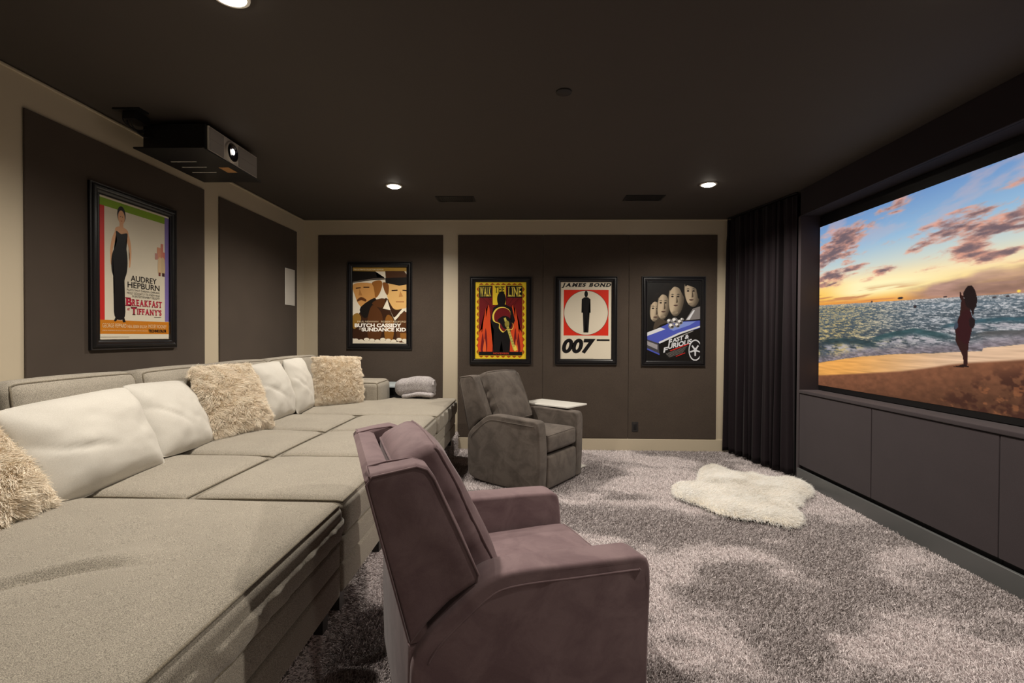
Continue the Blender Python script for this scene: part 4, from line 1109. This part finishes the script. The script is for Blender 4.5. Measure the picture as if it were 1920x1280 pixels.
# ------------------------------------------------------------------ recliners
def build_recliner(mat, label, loc, rz):
    t = thing('recliner', label, 'armchair', loc, rz, 'suede recliners')
    # glider base
    boxobj('base', M['black'], -.24, .30, -.28, .28, .012, .075, t, bevel=.01)
    arm = catmull([(.405, .018), (.432, .08), (.442, .30), (.440, .50), (.432, .590), (.408, .622), (.34, .630), (.15, .637), (.0, .642), (-.09, .636), (-.15, .612), (-.225, .557), (-.30, .495), (-.342, .44), (-.352, .37), (-.350, .20), (-.342, .10), (-.318, .06), (-.20, .03), (.1, .016)], 4)
    for s, nm in ((-1, 'armrest'), (1, 'armrest')):
        y0, y1 = (s * .392, s * .268) if s < 0 else (s * .268, s * .392)
        v, f = slab(arm, y0, y1, .026, 4)
        # flare the top outwards a little
        v = [(x, y + s * .018 * float(sstep(.30, .62, z)) * float(sstep(-.3, .3, x)), z) for x, y, z in v]
        o = MB().add(v, f).build(nm, mat, t, smooth=35)
        # double welt along the outer top edge
        mb = MB()
        top = [q for q in arm]
        i0 = min(range(len(top)), key=lambda i: abs(top[i][0] - .425) + abs(top[i][1] - .60)); i1 = min(range(len(top)), key=lambda i: abs(top[i][0] + .345) + abs(top[i][1] - .43))
        for ins, yy in ((.020, s * .3885), (.044, s * .3925)):
            path = []
            for i in range(i0, i1 + 1):
                a_, b_ = Vector(top[i - 1]), Vector(top[(i + 1) % len(top)]); d_ = (b_ - a_).normalized(); nn = Vector((-d_.y, d_.x))
                x, z = top[i][0] + nn.x * ins, top[i][1] + nn.y * ins
                path.append((x, yy + s * .018 * float(sstep(.30, .62, z)) * float(sstep(-.3, .3, x)), z))
            mb.tube(path, .0035, False, 6)
        mb.build('piping', mat, o, smooth=180)
    # reclined back: rear panel and two wings in one shell
    wing = [(-.352, .458), (-.30, .515), (-.235, .568), (-.175, .598), (-.150, .606), (-.143, .63), (-.205, .78), (-.280, .940), (-.300, .970), (-.335, .983), (-.40, .975), (-.462, .963), (-.478, .945)]
    mb = MB()
    for s in (-1, 1):
        y0, y1 = (s * .372, s * .272) if s < 0 else (s * .272, s * .372)
        v, f = slab(wing, y0, y1, .022, 4); mb.add(v, f)
    rear = [(-.352, .458), (-.29, .46), (-.395, .92), (-.402, .956), (-.42, .964), (-.462, .963), (-.478, .945)]
    v, f = slab(rear, -.362, .362, .012, 3); mb.add(v, f)
    o = mb.build('back_shell', mat, t, smooth=35)
    for s in (-1, 1):
        pb = MB()
        pb.tube([(x, s * .3695, z) for x, z in [(-.356, .475), (-.474, .935), (-.458, .957), (-.335, .975), (-.305, .963), (-.284, .933), (-.150, .635), (-.158, .612)]], .0035, False, 6)
        pb.tube([(-.466, s * .3695, .958), (-.466, s * .27, .962), (-.41, s * .272, .973), (-.335, s * .276, .979), (-.302, s * .276, .966), (-.282, s * .276, .938), (-.150, s * .276, .64)], .003, False, 6)
        pb.build('piping', mat, o, smooth=180)
    v, f = slab([(-.300, .06), (-.352, .07), (-.358, .30), (-.356, .46), (-.30, .46)], -.362, .362, .012, 3)
    MB().add(v, f).build('rear_panel', mat, t, smooth=35)
    # thick loose back cushion between the wings
    ang = math.atan2(.425, .905)
    A = Matrix.Translation((-.212, 0, .755)) @ Matrix.Rotation(-ang, 4, 'Y')
    def cf(p, u):
        q = Vector(p)
        k = (float(fbm(p[1] * 6 + 2, p[2] * 6, 81, 3)) - .5)
        q.x += .018 * k * (1 if u[0] > 0 else .3)
        if abs(u[1]) > .75 and u[0] > -.9: q.y += .010 * math.copysign(1, u[1]) * math.sin(p[2] * 42 + 3 * math.sin(p[2] * 11)) * (1 - u[0] ** 2)
        q.x += .02 * (u[2] < -.2) * (-u[2]) * (1 - u[1] ** 2)
        return q
    s = Soft(.080, .264, .252, .04, (4, 14, 16), (.034, .006, .02), cf, .8)
    soft_obj('back_cushion', mat, s, t, A, ((0, 1), (0, -1)), mat, .0045)
    # seat
    def sf(p, u):
        q = Vector(p)
        if u[2] > .2: q.z += .012 * (float(fbm(p[0] * 5, p[1] * 5, 85, 3)) - .5)
        return q
    s = Soft(.315, .262, .078, .03, (12, 12, 2), (.012, .004, .022), sf, .8)
    soft_obj('seat_cushion', mat, s, t, Matrix.Translation((.128, 0, .418)), ((2, 1),), mat, .004)
    s = Soft(.045, .260, .142, .02, (2, 6, 5), (.016, .0, .004))
    soft_obj('footrest', mat, s, t, Matrix.Translation((.400, 0, .168)))
    boxobj('seat_frame', mat, -.30, .36, -.268, .268, .07, .34, t)
    return t
NEAR = dict(loc=(-.133, 1.863, .0), rz=math.radians(21.7))
FAR = dict(loc=(-.024, 4.70, .0), rz=math.radians(-33.5))
build_recliner(M['suede_plum'], 'near plum-brown suede recliner seen from behind in the foreground', **NEAR)
build_recliner(M['suede_brown'], 'far taupe suede recliner by the back wall, turned toward the screen', **FAR)

# C-shaped side table reaching over the far recliner arm
t = thing('side_table', 'white C-shaped side table reaching over the arm of the far recliner', 'table', (.300, 5.10, 0.0), math.radians(-39))
boxobj('tabletop', M['white'], -.29, .29, -.175, .175, .648, .664, t, bevel=.003)
for x in (-.26, -.02): boxobj('leg', M['white'], x - .011, x + .011, .150, .172, .02, .650, t)
MB().box(-.28, .28, .15, .172, .018, .034).box(-.28, -.255, -.17, .15, .018, .034).box(.255, .28, -.17, .15, .018, .034).build('base', M['white'], t, bevel=.002)

# ------------------------------------------------------------------ fur rug
RUG = [(1.262, 4.269), (1.331, 4.415), (1.512, 4.453), (1.64, 4.72), (1.754, 4.967), (1.904, 5.05), (1.986, 4.903), (2.005, 4.763), (2.1, 4.745), (2.179, 4.75), (2.235, 4.60), (2.36, 4.60), (2.45, 4.56), (2.516, 4.464), (2.487, 4.31), (2.384, 4.15), (2.259, 4.047), (2.19, 3.94), (2.142, 3.877), (2.067, 3.852), (2.064, 3.723), (1.99, 3.56), (1.92, 3.49), (1.831, 3.461), (1.709, 3.549), (1.533, 3.601), (1.427, 3.698), (1.346, 3.892), (1.231, 4.081)]
def build_rug():
    t = thing('fur_rug', 'white animal-hide-shaped fur rug on the grey carpet', 'rug', (1.88, 4.2, 0))
    # the outline was taken at pile height; draw it slightly in so the fur reaches it
    out = np.array([(x - 1.88, y - 4.2) for x, y in catmull(RUG, 6)])
    c = .03
    gx = np.arange(-.72, .72, .015); gy = np.arange(-.82, .92, .015)
    X, Y = np.meshgrid(gx, gy)
    def inside_dist(x, y):
        ins = np.zeros(x.shape, bool); dm = np.full(x.shape, 9.0); n = len(out)
        for i in range(n):
            a_, b_ = out[i], out[(i + 1) % n]
            ins ^= ((a_[1] > y) != (b_[1] > y)) & (x < (b_[0] - a_[0]) * (y - a_[1]) / (b_[1] - a_[1] + 1e-12) + a_[0])
            d_ = b_ - a_; tt = np.clip(((x - a_[0]) * d_[0] + (y - a_[1]) * d_[1]) / (d_ @ d_ + 1e-12), 0, 1)
            dm = np.minimum(dm, np.hypot(x - a_[0] - tt * d_[0], y - a_[1] - tt * d_[1]))
        return np.where(ins, dm, -dm)
    Dm = inside_dist(X, Y)
    hgt = lambda dd, x, y: .018 + .050 * np.clip((dd - .012) / .085, 0, 1) ** .5 + .010 * (fbm(x * 5, y * 5, 91, 3) - .5)
    Z = hgt(Dm, X, Y)
    idx = -np.ones(X.shape, int); vs = []
    for j in range(X.shape[0]):
        for i in range(X.shape[1]):
            if Dm[j, i] > .012: idx[j, i] = len(vs); vs.append((X[j, i], Y[j, i], Z[j, i]))
    fs = []
    for j in range(X.shape[0] - 1):
        for i in range(X.shape[1] - 1):
            q = (idx[j, i], idx[j, i + 1], idx[j + 1, i + 1], idx[j + 1, i])
            if min(q) >= 0: fs.append(q)
    o = MB().add(vs, fs).build('hide', M['rug_skin'], t, smooth=180)
    so = o.modifiers.new('thick', 'SOLIDIFY'); so.thickness = .012; so.offset = -1
    rs = np.random.RandomState(3)
    n = 120000
    x = rs.uniform(-.70, .70, n); y = rs.uniform(-.80, .90, n); dd = inside_dist(x, y); k = dd > .012
    x, y, dd = x[k], y[k], dd[k]; n = len(x); e = .004
    gxn = (inside_dist(x + e, y) - dd) / e; gyn = (inside_dist(x, y + e) - dd) / e
    edge = np.clip(1 - dd / .07, 0, 1)
    z = hgt(dd, x, y)
    P = np.stack([x, y, z], -1)
    nr = np.stack([-gxn * edge * 1.1, -gyn * edge * 1.1, 1 - .55 * edge], -1); nr /= np.linalg.norm(nr, axis=1, keepdims=True)
    a_ = (fbm(x * 6, y * 6, 95, 3) - .5) * 2.6 - .7
    ln = np.stack([np.cos(a_) * .6, np.sin(a_) * .6, np.zeros(n)], -1) * (1 - .7 * edge[:, None]) + rs.normal(0, .2, (n, 3)); ln[:, 2] -= .45 * edge
    L = .044 * rs.uniform(.7, 1.1, n) * (.8 + .4 * fbm(x * 20, y * 20, 97, 2))
    tt = np.linspace(0, 1, 5)
    S = P[:, None, :] + nr[:, None, :] * (L[:, None] * (tt - .45 * tt ** 2)[None])[:, :, None] + ln[:, None, :] * (L[:, None] * (.9 * tt ** 1.8)[None])[:, :, None]
    S[:, :, 2] = np.maximum(S[:, :, 2], .008)
    strands('fur', S, M['rug'], t, .0011, .0004, np.clip(.62 + rs.normal(0, .22, n) + .5 * (fbm(x * 7, y * 7, 99, 3) - .5), 0, 1))
build_rug()

# ------------------------------------------------------------------ carpet pile
def build_carpet():
    rs = np.random.RandomState(8)
    def patch(x, y):
        # nap brushed in strokes: broad mottling with a few sharper strokes across the room
        a_ = fbm(x * 1.6 + 3, y * 2.3, 101, 4); b_ = fbm(x * 3.7 + y * 1.2, y * 5.5, 107, 4)
        st = vnoise(x * .55 + 2, y * 2.1 + .5 * x, 113)
        return np.clip(.5 + 1.9 * (a_ - .5) + 1.1 * (b_ - .5) + .9 * (st - .5), 0, 1)
    def tufts(x, y, z, nr, far):
        n = len(x)
        p = patch(x, y)
        L = .0135 * rs.uniform(.6, 1.2, n)
        ang = 1.1 + 2.4 * (p - .5) + rs.normal(0, .8, n)
        ln = np.stack([np.cos(ang), np.sin(ang), np.zeros(n)], -1) * (rs.uniform(.1, .8, n))[:, None] + rs.normal(0, .45, (n, 3))
        tt = np.linspace(0, 1, 3)
        P = np.stack([x, y, z], -1)
        S = P[:, None, :] + nr[None, None, :] * (L[:, None] * (tt - .3 * tt ** 2)[None])[:, :, None] + ln[:, None, :] * (L[:, None] * (.8 * tt ** 1.6)[None])[:, :, None]
        return S, np.clip(.36 + .46 * sstep(.2, .75, p) + rs.normal(0, .25, n), 0, 1)
    A, B = [], []
    def region(x0, x1, y0, y1, dens):
        n = int((x1 - x0) * (y1 - y0) * dens)
        S, tn = tufts(rs.uniform(x0, x1, n), rs.uniform(y0, y1, n), np.zeros(n), np.array([0, 0, 1.0]), 0); A.append(S); B.append(tn)
    region(PLAT_X, XS - .02, .75, 2.4, 60000); region(PLAT_X, XS - .02, 2.4, 4.0, 42000); region(PLAT_X, 2.72, 4.0, D - .02, 30000)
    S = np.concatenate(A); tn = np.concatenate(B)
    o = strands('carpet_pile', S, M['carpet'], None, .0021, .0013, tn); o['kind'] = 'stuff'
    o['label'] = 'grey shag carpet pile with brushed light and dark patches'; o['category'] = 'carpet'
    # pile on the platform: its front face and the strips of its top left bare
    A, B = [], []
    n = int((D - .9) * PLAT_Z * 22000)
    y = rs.uniform(.9, D - .02, n); z = rs.uniform(0, PLAT_Z, n)
    S, tn = tufts(np.full(n, PLAT_X), y, z, np.array([1.0, 0, 0]), 0); A.append(S); B.append(tn)
    for (x0, x1, y0, y1) in ((-1.1, PLAT_X, .9, D - .02), (-2.6, -1.1, 5.2, D - .02)):
        n = int((x1 - x0) * (y1 - y0) * 15000)
        S, tn = tufts(rs.uniform(x0, x1, n), rs.uniform(y0, y1, n), np.full(n, PLAT_Z), np.array([0, 0, 1.0]), 0); A.append(S); B.append(tn)
    o = strands('platform_pile', np.concatenate(A), M['carpet'], None, .0021, .0013, np.concatenate(B)); o['kind'] = 'stuff'
    o['label'] = 'grey shag pile covering the low platform under the sofa'; o['category'] = 'carpet'
build_carpet()
